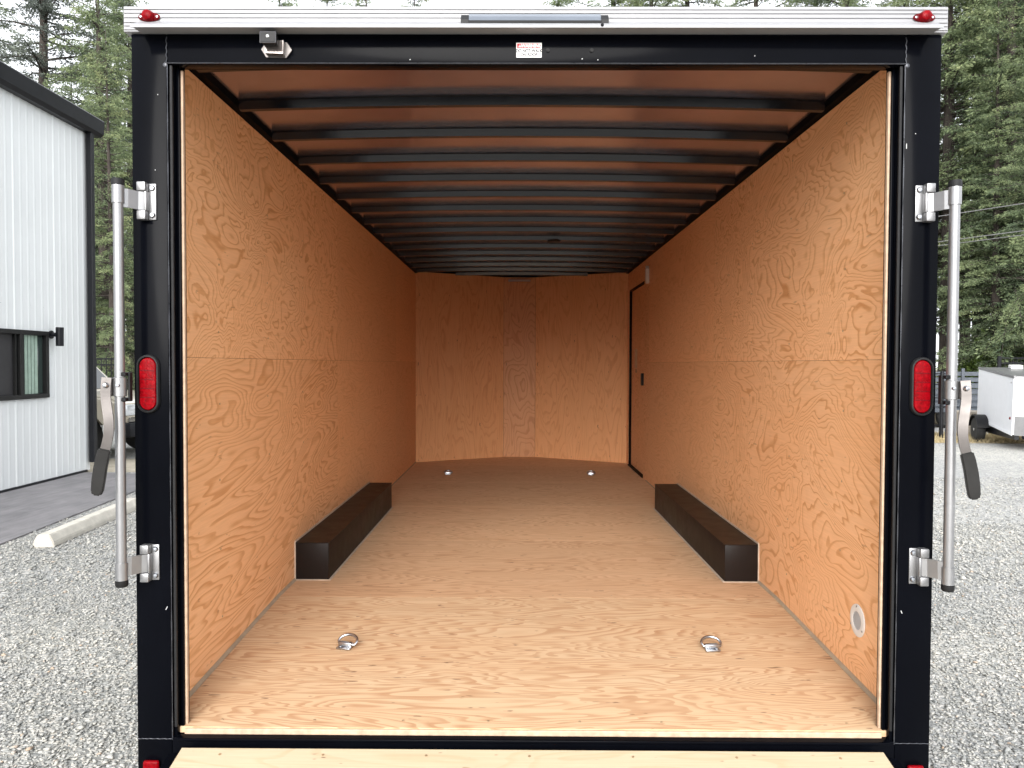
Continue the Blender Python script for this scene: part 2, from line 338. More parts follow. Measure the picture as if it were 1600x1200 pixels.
# loose stones on the near ground
def stones():
    rng = np.random.default_rng(7)
    P = []
    for d0, d1, dens in ((2.6, 4.2, 3800), (4.2, 6.0, 2900), (6.0, 8.5, 1500), (8.5, 12.0, 500)):
        for sgn in (-1, 1):
            wmax = 0.70 * d1 + 0.7
            n = int(dens * (wmax - 1.15) * (d1 - d0))
            x = rng.uniform(1.15, wmax, n); d = rng.uniform(d0, d1, n)
            k = x < 0.70 * d + 0.7
            x, d = x[k] * sgn, d[k]; y = d - 2.47
            if sgn < 0:
                edge = -5.0 - (d - 7.33) * 0.077
                kk = x > edge + rng.normal(0, 0.025, len(x)); x, y, d = x[kk], y[kk], d[kk]
            P.append(np.stack([x, y, d], 1))
    P = np.concatenate(P); n = len(P)
    size = rng.gamma(4, 0.0014, n) + 0.0035
    size *= np.where(P[:, 2] > 6, 1.35, 1.0)
    octv = np.array([(1, 0, 0), (-1, 0, 0), (0, 1, 0), (0, -1, 0), (0, 0, 1), (0, 0, -1)], float)
    octf = np.array([(0, 2, 4), (2, 1, 4), (1, 3, 4), (3, 0, 4), (2, 0, 5), (1, 2, 5), (3, 1, 5), (0, 3, 5)])
    v = np.repeat(octv[None], n, 0) * (1 + rng.uniform(-0.35, 0.35, (n, 6, 1))) + rng.uniform(-0.3, 0.3, (n, 6, 3))
    v *= np.stack([rng.uniform(0.75, 1.25, n), rng.uniform(0.6, 1.0, n), rng.uniform(0.30, 0.55, n)], 1)[:, None, :]
    a = rng.uniform(0, 2 * np.pi, n); t = rng.normal(0, 0.45, n)
    ca, sa, ct, st = np.cos(a), np.sin(a), np.cos(t), np.sin(t)
    y2 = v[:, :, 1] * ct[:, None] - v[:, :, 2] * st[:, None]; z2 = v[:, :, 1] * st[:, None] + v[:, :, 2] * ct[:, None]
    x3 = v[:, :, 0] * ca[:, None] - y2 * sa[:, None]; y3 = v[:, :, 0] * sa[:, None] + y2 * ca[:, None]
    v = np.stack([x3, y3, z2], 2) * size[:, None, None]
    v[:, :, 0] += P[:, 0:1]; v[:, :, 1] += P[:, 1:2]; v[:, :, 2] += (size * rng.uniform(0.05, 0.6, n))[:, None]
    f = (octf[None] + (np.arange(n) * 6)[:, None, None]).reshape(-1)
    me = bpy.data.meshes.new('gravel_stones'); me.vertices.add(n * 6); me.vertices.foreach_set('co', v.reshape(-1))
    me.loops.add(len(f)); me.loops.foreach_set('vertex_index', f.astype(np.int32)); nf = len(f) // 3
    me.polygons.add(nf); me.polygons.foreach_set('loop_start', np.arange(0, nf * 3, 3, dtype=np.int32)); me.polygons.foreach_set('loop_total', np.full(nf, 3, np.int32))
    me.update(calc_edges=True)
    at = me.attributes.new('tone', 'FLOAT', 'POINT'); at.data.foreach_set('value', np.repeat(rng.uniform(0, 1, n), 6).astype(np.float32))
    m, N, L, b = newmat('gravel_stone'); an = N.new('ShaderNodeAttribute'); an.attribute_name = 'tone'
    r = ramp(N, [(0.0, (0.20, 0.205, 0.205)), (0.3, (0.30, 0.305, 0.295)), (0.62, (0.38, 0.375, 0.355)), (0.86, (0.45, 0.44, 0.405)), (0.97, (0.50, 0.49, 0.47)), (1.0, (0.42, 0.32, 0.24))])
    L.new(an.outputs['Fac'], r.inputs[0])
    tc = N.new('ShaderNodeTexCoord'); nn = noise(N, L, tc.outputs['Object'], 160, 3); rr = ramp(N, [(0.3, 0.82), (0.7, 1.12)]); L.new(nn.outputs[0], rr.inputs[0])
    nl = noise(N, L, tc.outputs['Object'], 0.8, 5, 0.65); lr = ramp(N, [(0.35, (0.86, 0.87, 0.88)), (0.68, (1.12, 1.10, 1.06))]); L.new(nl.outputs[0], lr.inputs[0])
    c = mixc(N, L, 1.0, mixc(N, L, 1.0, r.outputs[0], rr.outputs[0], 'MULTIPLY'), lr.outputs[0], 'MULTIPLY')
    L.new(c, b.inputs['Base Color']); b.inputs['Roughness'].default_value = 0.85; b.inputs['Specular IOR Level'].default_value = 0.25
    me.materials.append(m)
    o = bpy.data.objects.new('gravel_stones', me); COL.objects.link(o); tag(o, 'loose angular grey gravel stones beside the trailer', 'gravel', kind='stuff')
stones()

# ------------------------------------------------------------------ the enclosed trailer
T = empty('enclosed_trailer'); tag(T, 'large black enclosed cargo trailer with plywood interior, seen through its open rear door', 'trailer')
FLOOR = CAMZ - 1.15; FRONT = CAMZ - 1.205; WTOP = CAMZ + 1.045; HW = 1.23; YC = 6.43; YN = 7.0; TAIL = 1.27

# rear frame
for s in (-1, 1):
    mb = MB()
    mb.box(*sorted((s * 1.295, s * 1.181)), 0.0, 0.09, 0.30, CAMZ + 1.053, 0.004)
    mb.box(*sorted((s * 1.1805, s * 1.168)), 0.012, 0.085, 0.50, CAMZ + 0.97, 0.002)
    mb.box(*sorted((s * 1.1675, s * 1.1555)), 0.034, 0.056, 0.535, CAMZ + 0.962, 0.002)
    p = mb.build('rear_post', M['frame'], T, smooth=True)
    # weld seam and little scratches
    MB().path([(s * 1.181 - s * 0.002, -0.0005, 0.52 + (2.19 * i / 40)) for i in range(41)], [0.0016 + 0.0008 * math.sin(i * 2.1) for i in range(41)], 6).build('weld_seam', M['weld'], p)
    box('door_seal', M['rubber'], p, *sorted((s * 1.1745, s * 1.1645)), 0.002, 0.0117, 0.56, CAMZ + 0.955, 0.003)
    st = MB().box(*sorted((s * 1.1553, s * 1.1485)), 0.044, 0.056, FRONT + 0.002, CAMZ + 0.953).build('edge_strip', M['ply_edge'], T)
    ret = MB().box(*sorted((s * 1.1490, s * (HW + 0.012))), 0.0565, 0.062, FRONT + 0.0005, WTOP).build('jamb_return', M['frame'], T)
hd = MB().box(-1.1808, 1.1808, 0.0005, 0.045, CAMZ + 0.957, CAMZ + 1.053, 0.003).build('header', M['frame'], T, smooth=True)
MB().path([(x, -0.0008, CAMZ + 0.9605) for x in np.linspace(-1.18, 1.18, 60)], 0.0022, 6).build('weld_seam', M['weld'], hd)
MB().box(-1.1555, 1.1555, 0.0455, 0.06, CAMZ + 0.962, WTOP + 0.03).build('header_angle', M['frame'], T)
for x in (-0.02, 0.12): MB().lathe([(0.006, -0.004), (0.006, 0.001)], (x + 0.06, 0, CAMZ + 1.002), 'y', 12).build('plug', M['rubber'], hd)
mb = MB().box(-1.1808, 1.1808, 0.0005, 0.10, 0.30, FRONT - 0.0225, 0.003)
mb.box(-1.165, 1.165, -0.006, 0.03, FRONT - 0.034, FRONT - 0.0228, 0.003)
mb.build('rear_sill', M['frame'], T, smooth=True)
for x in ():  MB().box(x - 0.1, x + 0.1, -0.004, 0.0003, FRONT - 0.062, FRONT - 0.04, 0.001).build('hinge', M['black_plastic'], T)
for s in (-1, 1):
    MB().path([(s * (1.181 + 0.0015 * math.sin(i * 1.7)), -0.0006, CAMZ + 0.958 + 0.086 * i / 14) for i in range(15)], 0.0017, 6).build('weld_seam', M['weld'], hd)
    MB().path([(s * (1.182 + 0.112 * i / 14), -0.0004, CAMZ - 1.232 + 0.0008 * math.sin(i * 2.3)) for i in range(15)], 0.0012, 6).build('weld_seam', M['weld'], hd)
    MB().lathe([(0.0, -0.003), (0.006, -0.002), (0.008, 0.0)], (s * 1.186, 0, CAMZ + 0.955), 'y', 10).build('weld_spot', M['weld'], hd)
for x, z, l, a in ((-1.195, CAMZ - 0.80, 0.012, 0.5), (1.196, CAMZ - 0.80, 0.010, -0.4), (1.187, CAMZ + 0.70, 0.016, 0.0), (1.215, CAMZ + 0.74, 0.003, 0.2), (-0.40, CAMZ + 0.972, 0.004, 1.2), (0.15, CAMZ + 0.975, 0.004, 1.0), (0.20, CAMZ + 0.972, 0.003, 1.3), (0.7, CAMZ + 0.985, 0.003, 0.4), (-1.22, CAMZ + 0.62, 0.003, 0.3), (-1.21, CAMZ + 0.86, 0.003, 0.1)):
    MB().sweep([(x - l * math.sin(a) / 2, -0.0007, z - l * math.cos(a) / 2), (x + l * math.sin(a) / 2, -0.0007, z + l * math.cos(a) / 2)], (0, 1, 0), 0.0024, 0.0008).build('paint_chip', M['grey_plastic'], hd)
# outer shell: side skins, roof, front
for s in (-1, 1):
    MB().box(*sorted((s * 1.294, s * 1.282)), 0.0905, YC + 0.08, 0.32, CAMZ + 1.06).build('side_skin', M['frame'], T)
    for k, y in enumerate((2.05, 3.1)):                         # road wheels under the body
        w = MB().lathe([(0.20, -0.085), (0.335, -0.085), (0.355, -0.06), (0.355, 0.06), (0.335, 0.085), (0.20, 0.085)], (s * 1.152, y, 0.357), 'x', 32).build('wheel', M['rubber'], T, smooth=True)
        MB().lathe([(0.02, 0.05 * s), (0.12, 0.08 * s), (0.199, 0.06 * s), (0.199, -0.06 * s)], (s * 1.152, y, 0.357), 'x', 24).build('rim', M['alu'], w, smooth=True)
def roof_z(x): return CAMZ + 1.077 + 0.022 * (1 - (x / HW) ** 2)
nose = [(-1.27, 0.06), (1.27, 0.06), (1.27, YC), (0.26, YN + 0.05), (-0.29, YN + 0.05), (-1.27, YC)]
MB().quadgrid(lambda u, v: Vector(((lambda x, y: (x, y, roof_z(x)))((-1.262 + 2.524 * u), 0.061 + (YC - 0.062) * v))), 20, 1).build('roof_skin', M['skin'], T, smooth=True)
MB().quadgrid(lambda u, v: Vector(((-1.262 + 2.524 * u) * (1 - v * 0.78), YC + (YN + 0.05 - YC) * v, roof_z(0) + 0.001)), 6, 4).build('nose_roof_skin', M['skin'], T)
MB().box(-1.29, 1.29, 0.05, YC, roof_z(0) + 0.012, roof_z(0) + 0.018).build('outer_roof', M['white_trim'], T)
MB().prism([(-1.28, YC + 0.002), (1.28, YC + 0.002), (0.3, YN + 0.13), (-0.33, YN + 0.13)], 'z', roof_z(0) + 0.012, roof_z(0) + 0.018).build('outer_nose_roof', M['white_trim'], T)
for s in (-1, 1):
    # black top rail over the plywood
    MB().prism([(s * 1.28, WTOP - 0.03), (s * (HW + 0.011), WTOP - 0.03), (s * (HW + 0.011), WTOP + 0.004), (s * (HW - 0.022), WTOP + 0.010), (s * (HW - 0.030), WTOP + 0.030), (s * (HW - 0.032), WTOP + 0.0325), (s * 1.28, WTOP + 0.0305)], 'y', 0.0605, YC).build('top_rail', M['rail'], T)

# roof bows
for k in range(-1, 15):
    y = 0.707 + 0.4266 * k
    hw = HW - 0.031 if y < YC else (HW - 0.02) * (1 - (y - YC) / (YN - YC) * 0.8)
    def bz(x): return CAMZ + 1.040 + 0.022 * (1 - (x / HW) ** 2)
    mb = MB(); prof = [(-0.034, 0.0365), (-0.034, 0.034), (-0.022, 0.032), (-0.014, 0.0), (0.014, 0.0), (0.022, 0.032), (0.034, 0.034), (0.034, 0.0365)]
    xs = np.linspace(-hw, hw, 17); rows = [[mb.bm.verts.new((x, y + a, bz(x) + h)) for a, h in prof] for x in xs]
    for A, B in zip(rows, rows[1:]):
        for i in range(len(prof)): mb.bm.faces.new((A[i], A[(i + 1) % len(prof)], B[(i + 1) % len(prof)], B[i]))
    mb.bm.faces.new(rows[0]); mb.bm.faces.new(rows[-1][::-1])
    mb.build('roof_bow', M['bow'], T)
MB().box(-0.16, 0.11, YN - 0.10, YN - 0.02, WTOP - 0.03, WTOP - 0.012, 0.003).build('nose_bracket', M['grey_plastic'], T)
# LED strip puck near the roof
MB().lathe([(0.0, -0.012), (0.05, -0.012), (0.06, 0.0), (0.0, 0.0)], (0.26, 4.1198, CAMZ + 1.0606), 'z', 24).build('dome_light', M['black_plastic'], T)

# plywood wall sheets
cols = [(0.066, 2.5385), (2.5405, 4.979), (4.981, YC)]
rowsz = [(FRONT - 0.03, CAMZ + 0.0195), (CAMZ + 0.0205, WTOP)]
DOOR = (5.27, 6.27, FLOOR + 1.985)
for s in (-1, 1):
    for ci, (y0, y1) in enumerate(cols):
        for ri, (z0, z1) in enumerate(rowsz):
            X = sorted((s * HW, s * (HW + 0.010)))
            if s > 0 and ci == 2: continue
            origin_box('plywood_panel', (M['ply_faint'] if ci else (M['ply_wall'] if ri else (M['ply_streak'] if s < 0 else M['ply_swirl']))), T, *X, y0, y1, z0, z1, 0.0003)
X = (HW, HW + 0.010)
for (z0, z1) in rowsz: origin_box('plywood_panel', M['ply_wall'], T, *X, 4.981, DOOR[0] - 0.004, z0, z1)
origin_box('plywood_panel', M['ply_wall'], T, *X, DOOR[0] - 0.003, DOOR[1] + 0.004, DOOR[2] + 0.010, WTOP)
origin_box('plywood_panel', M['ply_wall'], T, *X, DOOR[1] + 0.005, YC, FRONT, WTOP)
# side door
dr = origin_box('side_door', M['ply_wall'], T, HW + 0.026, HW + 0.045, DOOR[0] + 0.002, DOOR[1] - 0.012, FLOOR + 0.012, DOOR[2] - 0.010)
dr['label'] = 'flush plywood side door with small black latch'
dl = dr.location
def onto_door(o): o.location = -dl; return o
onto_door(box('door_latch', M['black_plastic'], dr, HW - 0.004, HW + 0.0255, 5.385, 5.44, CAMZ - 0.215, CAMZ - 0.09, 0.006))
stk = onto_door(box('notice_sticker', simple('notice_paper', (0.60, 0.50, 0.38), 0.6, var=0.25, scale=26), dr, HW + 0.0240, HW + 0.0255, 5.86, 6.02, CAMZ - 0.04, CAMZ + 0.17))
onto_door(box('notice_sticker', M['caulk'], dr, HW + 0.0240, HW + 0.0255, 5.88, 5.97, CAMZ - 0.09, CAMZ - 0.05))
for a in (MB().box(HW + 0.0005, HW + 0.044, DOOR[1] - 0.010, DOOR[1] + 0.003, FLOOR - 0.01, DOOR[2] - 0.0095), MB().box(HW + 0.0005, HW + 0.044, DOOR[0] - 0.003, DOOR[1] + 0.003, DOOR[2] - 0.009, DOOR[2] + 0.009),
          MB().box(HW - 0.012, HW + 0.044, DOOR[0], DOOR[1] - 0.0105, FLOOR + 0.0005, FLOOR + 0.0115)):
    a.build('door_gasket', M['rail'], T)
MB().prism([(4.99, CAMZ + 0.80), (5.03, CAMZ + 0.79), (5.06, CAMZ + 0.84), (5.055, CAMZ + 0.93), (5.03, CAMZ + 0.965), (5.0, CAMZ + 0.93)], 'x', HW - 0.03, HW).build('wall_switch', M['white_plastic'], T)
# nose panels
def nose_panel(x0, y0, x1, y1, mat='ply_nose'):
    a, b_ = Vector((x0, y0, 0)), Vector((x1, y1, 0)); d = b_ - a; L_ = d.length
    o = MB().box(0.001, L_ - 0.001, 0, 0.01, 0, WTOP - FLOOR + 0.03).build('nose_panel', M[mat], T)
    o.location = (x0, y0, FLOOR - 0.004); o.rotation_euler.z = math.atan2(d.y, d.x)
nose_panel(-HW, YC, -0.215, YN); nose_panel(-0.215, YN, 0.175, YN, 'ply_nose_centre'); nose_panel(0.175, YN, HW, YC)
MB().prism([(-1.29, YC + 0.06), (-0.30, YN + 0.12), (0.27, YN + 0.12), (1.29, YC + 0.06), (1.28, YC + 0.045), (0.26, YN + 0.10), (-0.29, YN + 0.10), (-1.28, YC + 0.045)], 'z', 0.32, CAMZ + 1.13).build('front_skin', M['frame'], T)
# floor sheets
edges = [TAIL, 2.488, 3.707, 4.926, 6.145]
def tail_sheet():
    mb = MB(); s_ = (FLOOR - FRONT) / (TAIL - 0.03)
    mb.prism([(-TAIL / 2 + 0.03, FRONT - FLOOR - 0.02), (TAIL / 2 - 0.001, -0.02), (TAIL / 2 - 0.001, 0), (-TAIL / 2 + 0.03, FRONT - FLOOR)], 'x', -HW + 0.001, HW - 0.001)
    o = mb.build('floor_sheet', M['ply_floor'], T); o.location = (0, TAIL / 2, FLOOR)
    MB().box(-1.15, 1.15, 0.0205, 0.0295, FRONT - 0.0222, FRONT - 0.003, 0.003).build('floor_nosing', M['ply_edge'], T)
tail_sheet()
for y0, y1 in zip(edges, edges[1:]): origin_box('floor_sheet', M['ply_floor_plain'], T, -HW + 0.001, HW - 0.001, y0 + 0.001, y1 - 0.001, FLOOR - 0.02, FLOOR)
o = MB().prism([(-HW + 0.001, -0.4), (HW - 0.001, -0.4), (HW - 0.001, 0.14), (0.175, 0.70), (-0.215, 0.70), (-HW + 0.001, 0.14)], 'z', -0.02, 0).build('floor_sheet', M['ply_floor_plain'], T)
o.location = (0, YC - 0.14 + 0.116, FLOOR); o.location.y = 6.146 + 0.4
# caulk line along the walls and round the boxes
BX0, BX1, BW, BH = 1.56, 3.61, 0.18, 0.196
for s in (-1, 1):
    def tri(y0, z0, y1, z1, w=0.012):
        mb = MB(); vs_ = []
        for y, z in ((y0, z0), (y1, z1)): vs_.append([mb.bm.verts.new((s * (HW - 0.0005), y, z + 0.0005)), mb.bm.verts.new((s * (HW - w), y, z + 0.0005)), mb.bm.verts.new((s * (HW - 0.0005), y, z + w))])
        A, B = vs_
        for i in range(3): mb.bm.faces.new((A[i], A[(i + 1) % 3], B[(i + 1) % 3], B[i]))
        mb.build('caulk_bead', M['caulk'], T)
    tri(0.066, FRONT + 0.003, TAIL, FLOOR); tri(TAIL, FLOOR, BX0 - 0.001, FLOOR); tri(BX1 + 0.001, FLOOR, 5.1 if s > 0 else YC, FLOOR, 0.008)
    # wheel box
    xi = HW - BW
    wb = MB().box(*sorted((s * xi, s * (HW - 0.0006))), BX0, BX1, FLOOR + 0.0006, FLOOR + BH, 0.004).build('wheel_box', M['box'], T, smooth=True)
    MB().box(*sorted((s * (xi - 0.003), s * (HW - 0.0008))), BX0 - 0.003, BX1 + 0.003, FLOOR + BH + 0.0001, FLOOR + BH + 0.0035, 0.001).build('lid', M['box'], wb)
    MB().box(*sorted((s * (xi - 0.012), s * (xi - 0.0005))), BX0 - 0.01, BX1 + 0.01, FLOOR + 0.0007, FLOOR + 0.004).build('caulk_bead', M['box_caulk'], wb)
    MB().box(*sorted((s * (xi + 0.0002), s * (HW - 0.001))), BX0 - 0.012, BX0 - 0.0005, FLOOR + 0.0007, FLOOR + 0.004).build('caulk_bead', M['box_caulk'], wb)
    MB().box(*sorted((s * (HW - 0.005), s * (HW - 0.0007))), BX0, BX1, FLOOR + BH + 0.0037, FLOOR + BH + 0.013).build('caulk_bead', M['box_caulk'], wb)
    MB().box(*sorted((s * (HW - 0.006), s * (HW - 0.0007))), BX0 - 0.009, BX0 - 0.0005, FLOOR + 0.005, FLOOR + BH + 0.008).build('caulk_bead', M['box_caulk'], wb)
# D rings
def d_ring(x, y, lean, spin):
    z = FLOOR if y > TAIL else FLOOR - (FLOOR - FRONT) * (TAIL - y) / (TAIL - 0.03)
    g = MB()
    g.box(-0.029, 0.029, -0.016, 0.004, 0.0005, 0.024, 0.004)
    g.box(-0.030, 0.030, -0.034, -0.0155, 0.0005, 0.007, 0.002)
    base = g.build('tie_down_ring', M['steel'], T, smooth=True); base.location = (x, y, z + 0.0012); base.rotation_euler.z = spin
    pts = [(-0.036, 0, 0)] + [(-0.041 * math.cos(a), 0.0, 0.013 + 0.031 * math.sin(a)) for a in np.linspace(0, math.pi, 13)] + [(0.036, 0, 0)]
    ring = MB().path(pts, 0.0058, 10, closed=True).build('ring', M['steel'], base, smooth=True)
    ring.location = (0.004, -0.004, 0.014); ring.rotation_euler = (-lean, 0, 0)
    for sx in (-0.016, 0.016): MB().lathe([(0.0, 0.004), (0.005, 0.003), (0.006, 0.0)], (sx, -0.023, 0.008), 'z', 10).build('screw', M['steel'], base)
d_ring(-0.758, 0.67, R(50), R(-14)); d_ring(0.752, 0.67, R(54), R(6)); d_ring(-0.767, 5.47, R(62), 0.1); d_ring(0.72, 5.47, R(62), -0.1)
# flow-through vent on the wall
vent = MB().lathe([(0.034, 0.0005), (0.034, -0.004), (0.046, -0.007), (0.060, -0.003), (0.061, 0.0)], (HW - 0.0008, 0.386, CAMZ - 0.958), 'x', 36).build('wall_vent', M['white_plastic'], T, smooth=True)
gr = MB().lathe([(0.0, 0), (0.034, 0)], (HW - 0.0012, 0.386, CAMZ - 0.958), 'x', 30)
gr.build('mesh_backing', M['grey_plastic'], vent)
gm = MB()
for i in range(-6, 7):
    q = math.sqrt(max(0, 0.034 ** 2 - (i * 0.005) ** 2))
    if q > 0.004:
        gm.box(HW - 0.0040, HW - 0.0028, 0.386 + i * 0.005 - 0.0009, 0.386 + i * 0.005 + 0.0009, CAMZ - 0.958 - q, CAMZ - 0.958 + q)
        gm.box(HW - 0.0035, HW - 0.0022, 0.386 - q, 0.386 + q, CAMZ - 0.958 + i * 0.005 - 0.0009, CAMZ - 0.958 + i * 0.005 + 0.0009)
gm.build('vent_mesh', M['grey_plastic'], vent)
for a in (R(90), R(210), R(330)): MB().lathe([(0.0, -0.0085), (0.0035, -0.008), (0.0035, -0.003)], (HW, 0.386 + 0.053 * math.cos(a), CAMZ - 0.958 + 0.053 * math.sin(a)), 'x', 8).build('screw', M['steel'], vent)
# screws along the sheets
sm = None
def screw(loc, rot):
    global sm
    if sm is None:
        o = MB().lathe([(0.0, 0.0012), (0.0042, 0.0012), (0.0046, 0.0002)], (0, 0, 0), 'z', 8).build('screw', simple('brass_screw', (0.42, 0.30, 0.18), 0.4, metal=0.6), T); sm = o
    else:
        o = sm.copy(); COL.objects.link(o)
    o.location = loc; o.rotation_euler = rot
random.seed(5)
for x in np.arange(-1.05, 1.1, 0.30):
    screw((x + random.uniform(-.02, .02), 0.075, FRONT + 0.003), (0, 0, 0))
    for y in (1.30, 2.46): screw((x + random.uniform(-.03, .03), y + random.uniform(-.01, .01), FLOOR + 0.0006), (0, 0, 0))
for s in (-1, 1):
    for y in (0.55, 1.14, 1.73):
        for z in np.arange(0.75, 2.75, 0.28): screw((s * (HW - 0.0006), y + random.uniform(-.012, .012), z + random.uniform(-.02, .02)), (0, -s * R(90), 0))

# aluminium header trim, drip cap, lamps
mb = MB().box(-1.312, 1.306, -0.012, 0.06, CAMZ + 1.0545, CAMZ + 1.135, 0.002)
for z, h in ((1.060, .005), (1.072, .004), (1.083, .004), (1.098, .005), (1.112, .004), (1.124, .006)): mb.box(-1.310, 1.304, -0.0155, -0.0115, CAMZ + z, CAMZ + z + h, 0.001)
trim = mb.build('header_trim', M['white_trim'], T)
MB().prism([(-0.0158, CAMZ + 1.085), (-0.055, CAMZ + 1.062), (-0.069, CAMZ + 1.052), (-0.070, CAMZ + 1.044), (-0.062, CAMZ + 1.046), (-0.05, CAMZ + 1.0565), (-0.0158, CAMZ + 1.068)], 'x', -1.262, 1.262).build('drip_cap', M['white_trim'], trim)
MB().prism([(-0.060, CAMZ + 1.0475), (-0.0, CAMZ + 1.0535), (-0.0158, CAMZ + 1.0595), (-0.05, CAMZ + 1.0555)], 'x', -1.258, 1.258).build('drip_underside', M['white_trim'], trim)
for s in (-1, 1):
    for zz in (1.083, 1.098): pass
    c = (s * 1.228, -0.016, CAMZ + 1.099)
    ml = MB().lathe([(0.0, -0.004), (0.5, -0.004), (0.55, 0.0)], (0, 0, 0), 'y', 28)
    mlb = ml.build('marker_lamp', M['red_dark'], T, smooth=True); mlb.location = c; mlb.scale = (0.064, 1, 0.028)
    for v in mlb.data.vertices: pass
    ln = MB().lathe([(0.0, -0.024), (0.008, -0.0235), (0.015, -0.020), (0.0185, -0.012), (0.019, -0.003)], c, 'y', 24).build('lens', M['red'], T, smooth=True)
    mlb.scale = (1, 1, 1)
    for v in mlb.data.vertices: v.co.x *= 0.064; v.co.z *= 0.028
    ln.parent = mlb; ln.location = tuple(-a for a in c)
    for q in (-1, 1): MB().lathe([(0.0, -0.0055), (0.0032, -0.005), (0.004, -0.004)], (q * 0.026, 0, 0), 'y', 10).build('screw', M['steel'], mlb)
lb = MB().prism([(-0.0165, CAMZ + 1.062), (-0.04, CAMZ + 1.064), (-0.044, CAMZ + 1.074), (-0.038, CAMZ + 1.092), (-0.026, CAMZ + 1.105), (-0.0165, CAMZ + 1.108)], 'x', -0.210, 0.205).build('brake_light_bar', M['smoke'], T)
MB().prism([(-0.040, CAMZ + 1.0625), (-0.0455, CAMZ + 1.065), (-0.0475, CAMZ + 1.076), (-0.0435, CAMZ + 1.077)], 'x', -0.212, 0.207).build('dark_lip', M['black_plastic'], lb)
for xa, xb in ((-0.235, -0.2105), (0.2055, 0.229)): MB().prism([(-0.0165, CAMZ + 1.064), (-0.046, CAMZ + 1.064), (-0.046, CAMZ + 1.08), (-0.03, CAMZ + 1.10), (-0.0165, CAMZ + 1.10)], 'x', xa, xb).build('end_cap', M['black_plastic'], lb)
MB().path([(-0.235, -0.03, CAMZ + 1.066), (-0.25, -0.022, CAMZ + 1.060), (-0.262, -0.018, CAMZ + 1.058)], 0.0018, 6).build('wire', M['black_plastic'], lb)
MB().lathe([(0.0, -0.008), (0.005, -0.006), (0.006, 0.0)], (0.206, -0.066, CAMZ + 1.052), 'y', 10).build('screw', M['black_plastic'], trim)
# loading lamp / camera under the trim
cx, cz = -0.829, CAMZ + 1.004
lp = MB().prism([(cx - 0.046, cz - 0.002), (cx - 0.030, cz - 0.027), (cx + 0.034, cz - 0.029), (cx + 0.052, cz - 0.004), (cx + 0.036, cz + 0.020), (cx - 0.03, cz + 0.020)], 'y', -0.006, 0.0).build('loading_lamp', M['strap'], T)
MB().prism([(cx - 0.026, cz - 0.023), (cx + 0.030, cz - 0.025), (cx + 0.032, cz + 0.016), (cx - 0.026, cz + 0.016)], 'y', -0.030, -0.0062).build('lens', simple('clear_lens', (0.16, 0.14, 0.13), 0.12, metal=0.6, coat=0.5), lp)
MB().box(cx - 0.030, cx + 0.018, -0.062, -0.031, cz - 0.004, cz + 0.028, 0.006).build('camera_body', M['black_plastic'], lp, smooth=True)
MB().box(cx - 0.032, cx + 0.020, -0.0655, -0.0605, cz - 0.006, cz + 0.030, 0.002).build('camera_bezel', M['bezel'], lp)
MB().box(cx - 0.029, cx + 0.017, -0.0668, -0.0657, cz - 0.003, cz + 0.027, 0.0005).build('camera_face', M['black_plastic'], lp)
MB().lathe([(0.0, -0.0705), (0.004, -0.0695), (0.005, -0.067)], (cx - 0.006, 0, cz + 0.014), 'y', 12).build('camera_lens', M['white_plastic'], lp)

# warning sticker
def text(body, size, loc, mat, parent, sx=1.0):
    cu = bpy.data.curves.new('t', 'FONT'); cu.body = body; cu.size = size; cu.align_x = 'CENTER'; cu.align_y = 'CENTER'; cu.offset = size * 0.05
    to = bpy.data.objects.new('t', cu); COL.objects.link(to); dg = bpy.context.evaluated_depsgraph_get()
    me = bpy.data.meshes.new_from_object(to.evaluated_get(dg)); bpy.data.objects.remove(to)
    me.materials.clear(); me.materials.append(mat)
    o = bpy.data.objects.new('lettering', me); COL.objects.link(o); o.parent = parent
    o.rotation_euler = (R(90), 0, 0); o.location = loc; o.scale = (sx, 1, 1)
    return o
sx, sz = -0.020, CAMZ + 1.0025
wsk = box('warning_sticker', M['sticker_white'], T, sx - 0.0405, sx + 0.0405, -0.0008, 0.0002, sz - 0.023, sz + 0.023)
wsk['label'] = 'red and white roof warning sticker'
box('red_band', M['sticker_red'], wsk, sx - 0.038, sx + 0.038, -0.0014, -0.0009, sz + 0.0055, sz + 0.0205)
text('WARNING', 0.0155, (sx + 0.008, -0.0019, sz + 0.0130), M['sticker_white'], wsk, 0.88)
text('DO NOT WALK', 0.0138, (sx, -0.0012, sz - 0.0028), M['ink'], wsk, 0.84)
text('ON ROOF', 0.0138, (sx, -0.0012, sz - 0.0148), M['ink'], wsk, 0.84)
MB().prism([(sx - 0.034, sz + 0.0085), (sx - 0.024, sz + 0.0085), (sx - 0.029, sz + 0.018)], 'y', -0.0022, -0.0015).build('alert_triangle', M['sticker_white'], wsk)
text('!', 0.009, (sx - 0.029, -0.0026, sz + 0.0118), M['sticker_red'], wsk)

